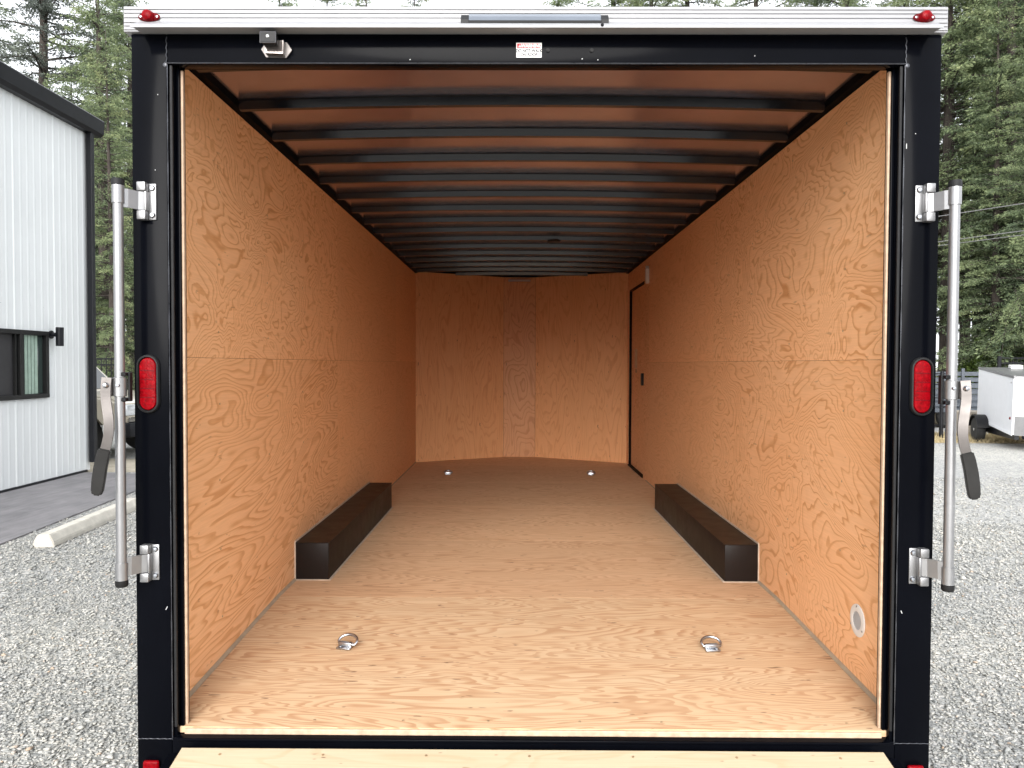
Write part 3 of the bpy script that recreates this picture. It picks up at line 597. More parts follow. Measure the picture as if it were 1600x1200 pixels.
# tail lamps
def stadium(hw, hh, n=12):
    r = hw; pts = []
    for k in range(n + 1): a = math.pi * k / n; pts.append((r * math.cos(a), hh - r + r * math.sin(a)))
    for k in range(n + 1): a = math.pi + math.pi * k / n; pts.append((r * math.cos(a), -hh + r + r * math.sin(a)))
    return pts
def loft(rings):
    mb = MB(); V = [[mb.bm.verts.new(p) for p in r] for r in rings]
    for A, B in zip(V, V[1:]):
        for k in range(len(A)): mb.bm.faces.new((A[k], A[(k + 1) % len(A)], B[(k + 1) % len(B)], B[k]))
    return mb, V
for s in (-1, 1):
    c = Vector((s * 1.246, 0, CAMZ - 0.068))
    def rg(hw, hh, y): return [(x, y, z) for x, z in stadium(hw, hh)]
    mb, V = loft([rg(0.037, 0.095, -0.0005), rg(0.037, 0.095, -0.008), rg(0.034, 0.092, -0.013), rg(0.030, 0.088, -0.014), rg(0.028, 0.086, -0.010), rg(0.0275, 0.0855, -0.004)])
    tl = mb.build('tail_lamp', M['rubber'], T, smooth=True); tl.location = c
    mb, V = loft([rg(0.0272, 0.085, -0.003), rg(0.0268, 0.0845, -0.0095), rg(0.024, 0.082, -0.0125), rg(0.018, 0.076, -0.0132)])
    mb.bm.faces.new(V[-1]); mb.build('lens', M['red'], tl, smooth=True)
    for k in range(4): MB().box(-0.0225, 0.0225, -0.0142, -0.0122, -0.0450 + k * 0.029, -0.0420 + k * 0.029).build('lens_rib', M['red_dark'], tl)
    rf = MB().box(-0.026, 0.026, -0.016, -0.0005, -0.032, 0.032, 0.007, seg=3).build('bottom_reflector', M['red'], T, smooth=True); rf.location = (s * 1.246 - 0.0, 0, CAMZ - 1.332)

# cam bar locks standing open at both sides
def chaikin(p):
    p = [Vector(a) for a in p]; q = [p[0]]
    for a, b_ in zip(p, p[1:]): q += [a * 0.75 + b_ * 0.25, a * 0.25 + b_ * 0.75]
    return q + [p[-1]]
def lock_bar(s):
    X, Y = s * 1.306, -0.068
    z1, z0 = CAMZ + 0.556, CAMZ - 0.690
    bar = MB().tube((X, Y, z0), (X, Y, z1), 0.0155, n=20).build('lock_bar', M['alu'], T, smooth=True)
    for z, e in ((z1, 1), (z0, -1)):
        MB().lathe([(0.0, 0.022 * e), (0.017, 0.020 * e), (0.0195, 0.014 * e), (0.0195, 0.001 * e), (0.0, 0.001 * e)], (X, Y, z), 'z', 20).build('end_cap', M['rubber'], bar, smooth=True)
        MB().lathe([(0.0157, -0.001 * e), (0.0187, -0.001 * e), (0.0187, -0.056 * e), (0.0157, -0.056 * e)], (X, Y, z), 'z', 20).build('sleeve', M['alu'], bar, smooth=True)
    for zc in (CAMZ + 0.517, CAMZ - 0.648):
        bx = s * 1.242
        mb = MB().box(*sorted((bx - s * 0.026, bx - s * 0.002)), -0.006, 0.0, zc - 0.058, zc + 0.058, 0.002)
        mb.box(*sorted((bx - s * 0.002, bx + s * 0.026)), -0.030, -0.0001, zc + 0.031, zc + 0.060, 0.003)
        mb.box(*sorted((bx - s * 0.002, bx + s * 0.026)), -0.030, -0.0001, zc - 0.060, zc - 0.031, 0.003)
        mb.box(*sorted((bx - s * 0.004, bx + s * 0.004)), -0.026, -0.0001, zc - 0.0309, zc + 0.0309, 0.002)
        mb.build('hinge_bracket', M['alu'], bar, smooth=True)
        for dz in (-0.043, 0.043): MB().lathe([(0.0, -0.014), (0.006, -0.0135), (0.0085, -0.010), (0.009, -0.006)], (bx - s * 0.015, 0, zc + dz), 'y', 14).build('bolt', M['steel'], bar, smooth=True)
        MB().sweep([(bx + s * 0.006, -0.016, zc), (bx + s * 0.022, -0.024, zc), (s * 1.282, -0.052, zc + 0.001), (s * 1.298, -0.064, zc + 0.001)], (0.45 * s, 0.89, 0), 0.058, 0.009).build('bracket_arm', M['alu'], bar)
    # handle
    cz_ = CAMZ - 0.076
    MB().lathe([(0.0157, 0.030), (0.0205, 0.029), (0.0205, -0.029), (0.0157, -0.030)], (X, Y, cz_), 'z', 20).build('clamp', M['alu'], bar, smooth=True)
    MB().lathe([(0.0, -0.026), (0.005, -0.0255), (0.006, -0.018)], (X - s * 0.004, Y, cz_ + 0.005), 'y', 10).build('rivet', M['steel'], bar)
    for dz in (-0.040, 0.040): MB().box(*sorted((X - s * 0.024, X + s * 0.006)), Y - 0.012, Y + 0.030, cz_ + dz - 0.006, cz_ + dz + 0.006, 0.002).build('hasp_finger', M['black_plastic'], bar)
    MB().box(*sorted((X - s * 0.030, X - s * 0.0225)), Y + 0.004, Y + 0.022, cz_ - 0.046, cz_ + 0.046, 0.002).build('hasp_plate', M['rubber'], bar)
    hx = lambda v: s * v
    pts = [(hx(1.333), -0.094, cz_ + 0.030), (hx(1.334), -0.098, cz_ + 0.004), (hx(1.334), -0.100, cz_ - 0.035), (hx(1.328), -0.102, cz_ - 0.070),
           (hx(1.3225), -0.104, cz_ - 0.105), (hx(1.322), -0.105, cz_ - 0.140), (hx(1.328), -0.106, cz_ - 0.175), (hx(1.335), -0.107, cz_ - 0.198)]
    pts = chaikin(chaikin(pts)); MB().sweep(pts, (-0.35 * s, -1, 0), 0.0275, 0.012).build('handle_strap', M['strap'], bar)
    MB().box(*sorted((X + s * 0.014, hx(1.342))), -0.093, -0.060, cz_ - 0.028, cz_ + 0.028, 0.003).build('handle_root', M['strap'], bar)
    MB().lathe([(0.0, -0.010), (0.006, -0.009), (0.0085, -0.004), (0.009, 0.0)], (hx(1.331), -0.104, cz_ + 0.006), 'y', 12).build('bolt', M['steel'], bar, smooth=True)
    g = [(hx(1.3335), -0.107, cz_ - 0.192), (hx(1.340), -0.108, cz_ - 0.215), (hx(1.347), -0.110, cz_ - 0.250), (hx(1.352), -0.112, cz_ - 0.290), (hx(1.356), -0.113, cz_ - 0.325), (hx(1.358), -0.113, cz_ - 0.336)]
    gb = MB().sweep(g, (-0.35 * s, -1, 0), [0.036, 0.0385, 0.039, 0.0385, 0.035, 0.022], 0.020)
    bmesh.ops.bevel(gb.bm, geom=gb.bm.edges[:], offset=0.004, segments=2, affect='EDGES')
    gb.build('handle_grip', M['grip'], bar, smooth=True)
for s in (-1, 1): lock_bar(s)

# ramp door lowered to the ground
ry0, rz0, ry1, rz1 = -0.032, FRONT - 0.040, -2.15, 0.07
ang = math.atan2(rz0 - rz1, ry0 - ry1); L_ = math.hypot(rz0 - rz1, ry0 - ry1)
rd = MB().box(-1.165, 1.16, -L_ / 2, L_ / 2, -0.055, -0.0185, 0.003).build('ramp_door', M['frame'], T)
rd.location = (0, (ry0 + ry1) / 2, (rz0 + rz1) / 2); rd.rotation_euler.x = ang
for y0, y1 in ((-L_ / 2 + 0.03, -L_ / 2 + 0.93), (-L_ / 2 + 0.932, L_ / 2)):
    o = MB().box(-1.135, 1.13, -(y1 - y0) / 2, (y1 - y0) / 2, -0.018, 0.0, 0.001).build('ramp_plywood', M['ply_ramp'], rd); o.location = (0, (y0 + y1) / 2, 0)
for xs in ((-1.165, -1.1365), (1.1315, 1.16)): MB().box(*xs, -L_ / 2, L_ / 2 - 0.03, -0.0183, 0.002, 0.002).build('ramp_edge', M['frame'], rd)
for x in np.arange(-1.0, 1.05, 0.33):
    o = sm.copy(); COL.objects.link(o); o.parent = rd; o.location = (x, L_ / 2 - 0.03, 0.0006); o.rotation_euler = (0, 0, 0)

# ------------------------------------------------------------------ white metal building
M['siding'] = simple('white_steel_siding', (0.655, 0.675, 0.675), 0.45, var=0.03, scale=1.5)
M['black_metal'] = simple('black_trim_metal', (0.007, 0.0075, 0.010), 0.4, spec=0.25, var=0.15)
M['win_frame'] = simple('dark_window_frame', (0.011, 0.011, 0.011), 0.45, spec=0.25, var=0.1)
def glass_mat(name, col, rough=0.04):
    m, N, L, b = newmat(name); b.inputs['Base Color'].default_value = (*col, 1); b.inputs['Roughness'].default_value = rough
    b.inputs['Specular IOR Level'].default_value = 0.8
    tc = N.new('ShaderNodeTexCoord'); n = noise(N, L, tc.outputs['Object'], 1.5, 2); bump(N, L, b, n.outputs[0], 0.02, 0.02)
    return m
M['glass'] = glass_mat('window_glass', (0.035, 0.05, 0.045))
M['screen'] = simple('insect_screen', (0.022, 0.021, 0.023), 0.6, var=0.1)
M['curtain'] = simple('pale_curtain', (0.30, 0.40, 0.33), 0.8, var=0.15, scale=8)
BXW, BY1, BZ = -6.92, 9.79, 5.40
B = empty('metal_building', (BXW, BY1, 0)); tag(B, 'white ribbed metal building with black gutter and dark window at left', 'building')
def bpart(o): o.location = o.location - Vector((BXW, BY1, 0)); return o
WY0, WY1, WZ0, WZ1 = 6.85, 8.67, 1.245, 2.205
pw = 0.915; n = 13
def siding(y0, y1, z0, z1):
    """one ribbed sheet"""
    prof = []
    k = 6; step = (y1 - y0) / k
    for i in range(k):
        a = y0 + i * step; h = 0.009 if i == 0 else 0.004
        prof += [(a, 0.0), (a + step * 0.12, h), (a + step * 0.28, h), (a + step * 0.40, 0.0)]
    prof.append((y1, 0.0))
    mb = MB(); A = [mb.bm.verts.new((BXW + h, y, z0)) for y, h in prof]; C = [mb.bm.verts.new((BXW + h, y, z1)) for y, h in prof]
    for i in range(len(prof) - 1): mb.bm.faces.new((A[i], A[i + 1], C[i + 1], C[i]))
    return bpart(mb.build('siding_sheet', M['siding'], B))
y = BY1 - 0.02
for i in range(n):
    y1, y0 = y, y - pw + 0.0005; y -= pw
    if y1 <= WY0 - 0.05 or y0 >= WY1 + 0.05: siding(y0, y1, 0.035, BZ)
    else:
        a0, a1 = max(y0, WY0), min(y1, WY1)
        siding(y0, y1, WZ1 + 0.004, BZ); siding(y0, y1, 0.035, WZ0 - 0.004)
        if y1 > WY1: siding(WY1 + 0.002, y1, WZ0 - 0.0038, WZ1 + 0.0038)
        if y0 < WY0: siding(y0, WY0 - 0.002, WZ0 - 0.0038, WZ1 + 0.0038)
ye = y
bpart(box('wall_core', M['siding'], B, -13.0, BXW - 0.05, ye, BY1 - 0.012, 0.02, BZ))
bpart(MB().box(BXW - 0.04, BXW + 0.026, ye, BY1 - 0.13, 0.019, 0.05, 0.003).build('base_flashing', M['black_metal'], B))
bpart(MB().box(BXW - 0.10, BXW + 0.028, BY1 - 0.02, BY1 + 0.10, 0.15, BZ, 0.004).build('corner_trim', M['black_metal'], B))
bpart(MB().prism([(BXW - 0.02, BZ - 0.0), (BXW + 0.10, BZ - 0.0), (BXW + 0.15, BZ + 0.05), (BXW + 0.165, BZ + 0.25), (BXW + 0.15, BZ + 0.27), (BXW - 0.02, BZ + 0.27)], 'y', ye, BY1 + 0.22).build('gutter', M['black_metal'], B))
bpart(MB().box(BXW + 0.03, BXW + 0.12, BY1 - 0.10, BY1 - 0.01, 0.16, BZ - 0.001, 0.01).build('downspout', M['black_metal'], B))
bpart(MB().prism([(BXW + 0.0, BZ + 0.272), (-13.0, BZ + 1.6), (-13.0, BZ + 1.55), (BXW + 0.0, BZ + 0.22)], 'y', ye, BY1 + 0.05).build('roof', M['black_metal'], B))
win = MB()
fx0, fx1 = BXW - 0.045, BXW + 0.04
for (a, b_, c, d) in ((WY0, WY1, WZ0, WZ0 + 0.06), (WY0, WY1, WZ1 - 0.06, WZ1)): win.box(fx0, fx1, a, b_, c, d, 0.004)
for a in (WY0, WY1 - 0.06, 8.02): win.box(fx0, fx1 - 0.002, a, a + 0.06 + (0.02 if a == 8.02 else 0), WZ0 + 0.0601, WZ1 - 0.0601, 0.004)
win = bpart(win.build('window', M['win_frame'], B))
def wpart(o): o.parent = win; return o
for nm, mt, y0, y1 in (('pane', M['glass'], 8.101, WY1 - 0.061), ('screen_pane', M['screen'], WY0 + 0.061, 8.019)):
    MB().box(BXW - 0.03, BXW - 0.026, y0, y1, WZ0 + 0.061, WZ1 - 0.061).build(nm, mt, win)
mb = MB()
for i in range(4): mb.box(BXW - 0.0255, BXW - 0.022, 8.2 + i * 0.075, 8.262 + i * 0.075, WZ0 + 0.065, WZ1 - 0.065)
mb.build('curtain', M['curtain'], win)
sash = MB().box(BXW - 0.025, BXW + 0.010, 7.95, 7.985, WZ0 + 0.0605, WZ1 - 0.0605).build('sash', M['win_frame'], win)
ly, lz = 8.76, 2.135
wl_ = MB().lathe([(0.0, 0.138), (0.05, 0.138), (0.053, 0.135), (0.053, -0.135), (0.05, -0.138), (0.0, -0.138)], (BXW + 0.14, ly, lz), 'z', 24).build('wall_light', M['black_metal'], B, smooth=True); bpart(wl_)
MB().tube((BXW + 0.02, ly, lz + 0.03), (BXW + 0.09, ly, lz + 0.03), 0.03, n=14).build('mount', M['black_metal'], wl_)
MB().lathe([(0.0, 0.0), (0.06, 0.0), (0.06, 0.018), (0.0, 0.02)], (BXW + 0.008, ly, lz + 0.03), 'x', 20).build('back_plate', M['black_metal'], wl_)
for k in range(26):
    zz = 2.55; yy = 9.6 - k * 0.1525
    if k % 2 == 0: bpart(MB().lathe([(0.0, 0.006), (0.006, 0.005), (0.008, 0.0)], (BXW + 0.001, yy - 0.09, zz), 'x', 8).build('screw', M['grey_plastic'], B))

# ------------------------------------------------------------------ parking bumper
M['concrete'] = simple('cast_concrete', (0.52, 0.49, 0.43), 0.85, var=0.15, scale=9, bmp=0.5, bscale=50)
mb = MB().prism([(-0.10, 0), (0.10, 0), (0.095, 0.05), (0.055, 0.125), (-0.055, 0.125), (-0.095, 0.05)], 'y', 0, 2.0)
bmesh.ops.bevel(mb.bm, geom=mb.bm.edges[:], offset=0.008, segments=2, affect='EDGES')
pb = mb.build('parking_bumper', M['concrete']); pb.location = (-4.53, 4.70, 0.0); pb.rotation_euler.z = R(4.2)
tag(pb, 'long pale concrete parking bumper lying on the gravel', 'parking bumper')

# ------------------------------------------------------------------ pickup truck beyond the building
M['cream'] = simple('cream_car_paint', (0.50, 0.45, 0.36), 0.3, var=0.03, coat=0.6)
M['car_glass'] = glass_mat('car_glass', (0.015, 0.018, 0.02))
M['tyre'] = simple('tyre_rubber', (0.02, 0.02, 0.02), 0.8, var=0.2, scale=20, bmp=0.4, bscale=30)
M['headlamp'] = simple('headlamp_glass', (0.62, 0.64, 0.66), 0.12, metal=0.4, var=0.1)
TR = empty('pickup_truck', (-9.52, 12.6, 0), (0, 0, R(-11))); tag(TR, 'cream pickup truck parked beyond the white building', 'pickup truck')
# local: +x is the front of the truck, width along y
side = [(-2.75, 0.55), (-2.72, 1.12), (-0.75, 1.15), (-0.72, 1.22), (0.95, 1.22), (1.2, 1.20), (2.35, 1.12), (2.62, 1.02), (2.70, 0.78), (2.68, 0.55),
        (2.28, 0.52), (2.22, 0.72), (2.05, 0.90), (1.80, 0.97), (1.55, 0.97), (1.30, 0.90), (1.13, 0.72), (1.07, 0.50), (-1.07, 0.50), (-1.13, 0.72), (-1.30, 0.90), (-1.55, 0.97), (-1.80, 0.97), (-2.05, 0.90), (-2.22, 0.72), (-2.28, 0.52)]
mb = MB().prism(side, 'y', -0.95, 0.95); bmesh.ops.bevel(mb.bm, geom=[e for e in mb.bm.edges if abs(e.verts[0].co.y - e.verts[1].co.y) < 0.01], offset=0.05, segments=3, affect='EDGES')
mb.build('body', M['cream'], TR, smooth=True)
cab = [(-0.74, 1.20), (-0.62, 1.78), (-0.45, 1.86), (0.35, 1.86), (0.50, 1.82), (1.15, 1.20)]
mb = MB(); A = [mb.bm.verts.new((x, -0.90 + (z - 1.2) * 0.2, z)) for x, z in cab]; C = [mb.bm.verts.new((x, 0.90 - (z - 1.2) * 0.2, z)) for x, z in cab]
for i in range(len(cab)): mb.bm.faces.new((A[i], A[(i + 1) % 6], C[(i + 1) % 6], C[i]))
mb.bm.faces.new(A[::-1]); mb.bm.faces.new(C); mb.build('cab', M['cream'], TR)
def slab(name, pts, mat): 
    mb = MB(); c = [mb.bm.verts.new(p) for p in pts]; f = mb.bm.faces.new(c); f.normal_update(); nn = f.normal.copy()
    r = bmesh.ops.extrude_face_region(mb.bm, geom=[f])
    for v in [g for g in r['geom'] if isinstance(g, bmesh.types.BMVert)]: v.co += nn * 0.008
    return mb.build(name, mat, TR)
slab('windshield', [(1.118, -0.80, 1.235), (1.118, 0.80, 1.235), (0.535, 0.74, 1.795), (0.535, -0.74, 1.795)], M['car_glass'])
for sgn in (-1, 1):
    q = [(-0.60, sgn * (0.90 - 0.01), 1.25), (1.0, sgn * 0.89, 1.25), (0.45, sgn * 0.787, 1.77), (-0.52, sgn * 0.787, 1.77)]
    slab('side_window', q if sgn < 0 else q[::-1], M['car_glass'])
    for xw in (1.67, -1.67):
        w = MB().lathe([(0.22, -0.13), (0.37, -0.13), (0.40, -0.10), (0.40, 0.10), (0.37, 0.13), (0.22, 0.13)], (xw, sgn * 0.84, 0.402), 'y', 36).build('wheel', M['tyre'], TR, smooth=True)
        MB().lathe([(0.03, 0.10 * sgn), (0.10, 0.09 * sgn), (0.21, 0.06 * sgn), (0.219, 0.12 * sgn), (0.219, -0.1 * sgn)], (xw, sgn * 0.84, 0.402), 'y', 24).build('rim', M['black_metal'], w, smooth=True)
    MB().box(2.50, 2.715, *sorted((sgn * 0.62, sgn * 0.958)), 0.80, 1.0, 0.02).build('headlight', M['headlamp'], TR, smooth=True)
    MB().path([(2.78, sgn * 0.45 - 0.04, 0.50), (2.86, sgn * 0.45 - 0.04, 0.50), (2.86, sgn * 0.45 + 0.04, 0.50), (2.78, sgn * 0.45 + 0.04, 0.50)], 0.016, 8).build('tow_hook', M['red'], TR)
    MB().box(0.95, 1.12, *sorted((sgn * 0.96, sgn * 1.16)), 1.17, 1.36, 0.03).build('mirror', M['black_plastic'], TR, smooth=True)
MB().box(2.55, 2.725, -0.60, 0.60, 0.80, 1.02, 0.02).build('grille', M['black_plastic'], TR)
MB().box(2.52, 2.82, -0.97, 0.97, 0.42, 0.68, 0.04).build('bumper', M['black_metal'], TR, smooth=True)
MB().box(2.725, 2.76, -0.90, 0.90, 0.685, 0.775, 0.01).build('chrome_strip', M['chrome'], TR)

# ------------------------------------------------------------------ small white trailer at the right
WP = simple('white_trailer_paint', (0.84, 0.85, 0.88), 0.32, var=0.03, coat=0.3)
hd_ = math.atan2(15.9 - 18.3, 10.23 - 10.94)       # heading of its nose
W = empty('small_cargo_trailer', (10.94, 18.3 - 2.47, 0), (0, 0, hd_)); tag(W, 'small white cargo trailer with bare aluminium stone guard at right edge', 'trailer')
# local: x forward from the back corner, y: 0 is the side that shows, box goes to +y
LN, WD_ = 2.5, 1.5
tilt = Matrix.Rotation(R(4.1), 4, 'Y')
def tpart(mb, name, mat, par=W, smooth=False): return mb.build(name, mat, par, smooth, M=Matrix.Translation((0, 0, 0.51)) @ tilt)
bd = tpart(MB().prism([(0, 0), (LN, 0), (LN + 0.001, 0.001), (LN + 0.22, WD_ * 0.5), (LN + 0.001, WD_ - 0.001), (LN, WD_), (0, WD_)], 'z', 0, 1.20), 'body', WP)
tpart(MB().prism([(0.02, 0.03), (LN - 0.01, 0.03), (LN + 0.19, WD_ * 0.5), (LN - 0.01, WD_ - 0.03), (0.02, WD_ - 0.03)], 'z', 1.2005, 1.212), 'roof', M['alu'])
tpart(MB().box(-0.01, LN + 0.015, -0.014, 0.03, 1.165, 1.222, 0.004), 'roof_edge_trim', M['alu'])
tpart(MB().box(-0.01, LN + 0.015, -0.008, -0.001, -0.03, 0.03, 0.002), 'bottom_trim', WP)
tpart(MB().box(LN - 0.02, LN + 0.012, -0.010, 0.02, 0.0305, 1.164, 0.003), 'corner_trim', WP)
g = MB(); g.prism([(LN + 0.004, 0.03), (LN + 0.010, 0.03), (LN + 0.228, WD_ * 0.5), (LN + 0.010, WD_ - 0.03), (LN + 0.004, WD_ - 0.03), (LN + 0.2215, WD_ * 0.5)], 'z', -0.02, 0.38); tpart(g, 'stone_guard', M['alu'])
wx = 0.62
wheel = MB().lathe([(0.14, -0.09), (0.26, -0.09), (0.28, -0.06), (0.28, 0.06), (0.26, 0.09), (0.14, 0.09)], (wx, -0.13, 0.283), 'y', 32).build('wheel', M['tyre'], W, smooth=True)
MB().lathe([(0.03, -0.095), (0.05, -0.07), (0.12, -0.05), (0.139, -0.085), (0.139, 0.0)], (wx, -0.13, 0.283), 'y', 24).build('rim', M['grey_plastic'], wheel, smooth=True)
wheel2 = MB().lathe([(0.14, -0.09), (0.26, -0.09), (0.28, -0.06), (0.28, 0.06), (0.26, 0.09), (0.14, 0.09)], (wx, WD_ + 0.13, 0.283), 'y', 32).build('wheel', M['tyre'], W, smooth=True)
MB().tube((wx, -0.1, 0.283), (wx, WD_ + 0.1, 0.283), 0.04, n=10).build('axle', M['black_metal'], W)
fen = MB(); arc = [(wx + 0.37 * math.cos(a), 0.30 + 0.33 * math.sin(a)) for a in np.linspace(R(172), R(8), 15)] + [(wx + 0.34 * math.cos(a), 0.30 + 0.30 * math.sin(a)) for a in np.linspace(R(8), R(172), 15)]
fen.prism(arc, 'y', -0.24, -0.002); fen.build('fender', M['black_plastic'], W, smooth=True)
MB().box(0.1, LN, 0.05, 0.13, 0.22, 0.37).build('chassis_rail', M['black_metal'], W); MB().box(0.1, LN, WD_ - 0.13, WD_ - 0.05, 0.22, 0.37).build('chassis_rail', M['black_metal'], W)
MB().tube((LN, 0.2, 0.28), (LN + 1.0, WD_ / 2, 0.26), 0.04, n=8).tube((LN, WD_ - 0.2, 0.28), (LN + 1.0, WD_ / 2, 0.26), 0.04, n=8).build('tongue', M['black_metal'], W)
MB().tube((LN + 0.95, WD_ / 2, 0.0), (LN + 0.95, WD_ / 2, 0.75), 0.03, n=12).build('jack', M['grey_plastic'], W)
for z in (0.32, 1.08): tpart(MB().lathe([(0.0, -0.02), (0.025, -0.016), (0.03, 0.0)], (LN - 0.14, -0.002, z), 'y', 12), 'marker_lamp', M['grey_plastic'] if z > 1 else M['red'])
tpart(MB().box(0.35, 0.55, 0.5, 0.75, 1.213, 1.30, 0.02), 'roof_vent', M['white_plastic'])

# ------------------------------------------------------------------ yard things at the right
M['dark_steel'] = simple('dark_blue_steel', (0.06, 0.07, 0.085), 0.5, var=0.2)
U = empty('utility_trailer', (13.2, 19.0, 0)); tag(U, 'dark slatted utility trailer with red tail lamp behind the fence at right', 'trailer')
for i in range(6): MB().box(-2.6, 1.1, -0.03, 0.03, 0.62 + i * 0.17, 0.72 + i * 0.17, 0.006).build('side_slat', M['dark_steel'], U)
for x in (-2.6, -1.7, -0.8, 0.1, 1.05): MB().box(x - 0.04, x + 0.04, -0.075, -0.031, 0.45, 1.68, 0.006).build('upright', M['dark_steel'], U)
MB().box(-2.6, 1.1, -0.05, 1.7, 0.45, 0.56, 0.01).build('bed', M['dark_steel'], U)
for i in range(6): MB().box(-2.6, 1.1, 1.62, 1.68, 0.62 + i * 0.17, 0.72 + i * 0.17, 0.006).build('side_slat', M['dark_steel'], U)
for x in (-1.9, -1.1):
    for yy in (0.1, 1.55): MB().lathe([(0.03, -0.1), (0.30, -0.1), (0.33, -0.06), (0.33, 0.06), (0.30, 0.1), (0.03, 0.1)], (x, yy, 0.333), 'y', 24).build('wheel', M['tyre'], U, smooth=True)
tlx = -0.86
MB().box(tlx - 0.13, tlx + 0.17, -0.13, -0.076, 0.98, 1.30, 0.03).build('tail_lamp', M['red'], U, smooth=True)

def fence(name, x0, x1, y, h, label, step=0.125, rails=(0.25, 1.0, 0.92), post=2.4, parent_z=0.0, bottom=0.08):
    F = empty(name, (x0, y, 0)); tag(F, label, 'fence')
    L0 = x1 - x0
    for k in range(int(L0 / post) + 1): MB().box(k * post - 0.035, k * post + 0.035, -0.035, 0.035, 0.0, h + 0.06, 0.004).build('post', M['black_metal'], F)
    for r in rails: MB().box(0, L0, -0.02, 0.02, h * r - 0.02, h * r + 0.02).build('rail', M['black_metal'], F)
    first = None
    for k in range(int(L0 / step)):
        if first is None: first = MB().box(-0.009, 0.009, -0.009, 0.009, bottom, h + 0.02).build('picket', M['black_metal'], F); o = first
        else: o = first.copy(); COL.objects.link(o)
        o.location = (0.06 + k * step, 0, 0)
fence('picket_fence', -19.5, -10.0, 16.6, 1.85, 'black metal picket fence behind the cream pickup truck')
fence('picket_fence', 15.0, 24.0, 21.5, 2.0, 'black metal picket fence at the forest edge on the right')
G = empty('rail_gate', (8.6, 15.95, 0)); tag(G, 'low black pipe gate left of the small white trailer', 'gate')
for z in (0.32, 0.62, 0.98, 1.30, 1.56): MB().tube((-1.2, 0, z), (1.75, 0, z), 0.014, n=8).build('rail', M['black_metal'], G)
for x in (-1.2, 0.3): MB().tube((x, 0, 0.0), (x, 0, 1.62), 0.03, n=10).build('post', M['black_metal'], G)
MB().tube((1.56, 0, 0.0), (1.56, 0, 1.62), 0.045, n=12).build('post', M['black_metal'], G)
cb = MB().box(-0.3, 0.3, -0.3, 0.3, 0, 0.62, 0.03).build('concrete_block', simple('weathered_block', (0.30, 0.265, 0.22), 0.9, var=0.2, bmp=0.5), None); cb.location = (11.35, 16.9, 0.0); cb.rotation_euler.z = R(12)
tag(cb, 'weathered tan concrete block beside the small white trailer wheel', 'concrete block')

# dry grass along the yard edge
def grass(name, label, rects, dens, h, cols, seed):
    rng = np.random.default_rng(seed); vs_, fs = [], []
    for x0, x1, y0, y1 in rects:
        for _ in range(int((x1 - x0) * (y1 - y0) * dens)):
            x, y = rng.uniform(x0, x1), rng.uniform(y0, y1); a = rng.uniform(0, 6.28); hh = h * rng.uniform(0.4, 1.3); l = rng.normal(0, 0.6) * hh
            b0 = len(vs_); w = 0.012
            vs_ += [(x - w * math.cos(a), y - w * math.sin(a), 0.0), (x + w * math.cos(a), y + w * math.sin(a), 0.0), (x + l * math.sin(a), y + l * math.cos(a), hh)]; fs.append((b0, b0 + 1, b0 + 2))
    me = bpy.data.meshes.new(name); me.from_pydata(vs_, [], fs); me.materials.append(ground_mat(name, *cols, 3)); o = bpy.data.objects.new(name, me); COL.objects.link(o)
    tag(o, label, 'grass', kind='stuff')
grass('dry_grass', 'dry straw coloured grass by the small white trailer', [(9.2, 16, 14.9, 17.2)], 420, 0.10, ((0.30, 0.24, 0.13), (0.50, 0.42, 0.26)), 3)
sheet('straw_strip', ground_mat('straw_ground', (0.30, 0.25, 0.17), (0.48, 0.41, 0.29), 2.5), [(8.0, 14.9), (18, 14.5), (18, 17.4), (8.0, 17.4)], 0.004, 'tan straw covered ground along the yard edge')

# ------------------------------------------------------------------ overhead wires
WIRE = simple('wire', (0.14, 0.14, 0.14), 0.6)
for off, za, zb, lab in ((0.0, 6.25, 6.22, 'uppermost overhead wire crossing in front of the firs'), (0.25, 4.95, 5.46, 'middle overhead wire crossing in front of the firs'), (0.5, 4.80, 5.36, 'lowest overhead wire crossing in front of the firs')):
    pts = [(-45 + 54 * i / 20, 23.5 + off, za + (zb - za) * i / 20 + 0.5 * (abs(i - 10) / 10) ** 2 - 0.5) for i in range(20)] + [(10.5 + 2.0 * k, 23.5 + off - 1.9 * k, zb + 0.10 * k) for k in range(7)]
    tag(MB().path(pts, 0.013, 6).build('overhead_wire', WIRE), lab, 'wire', 'overhead wires')

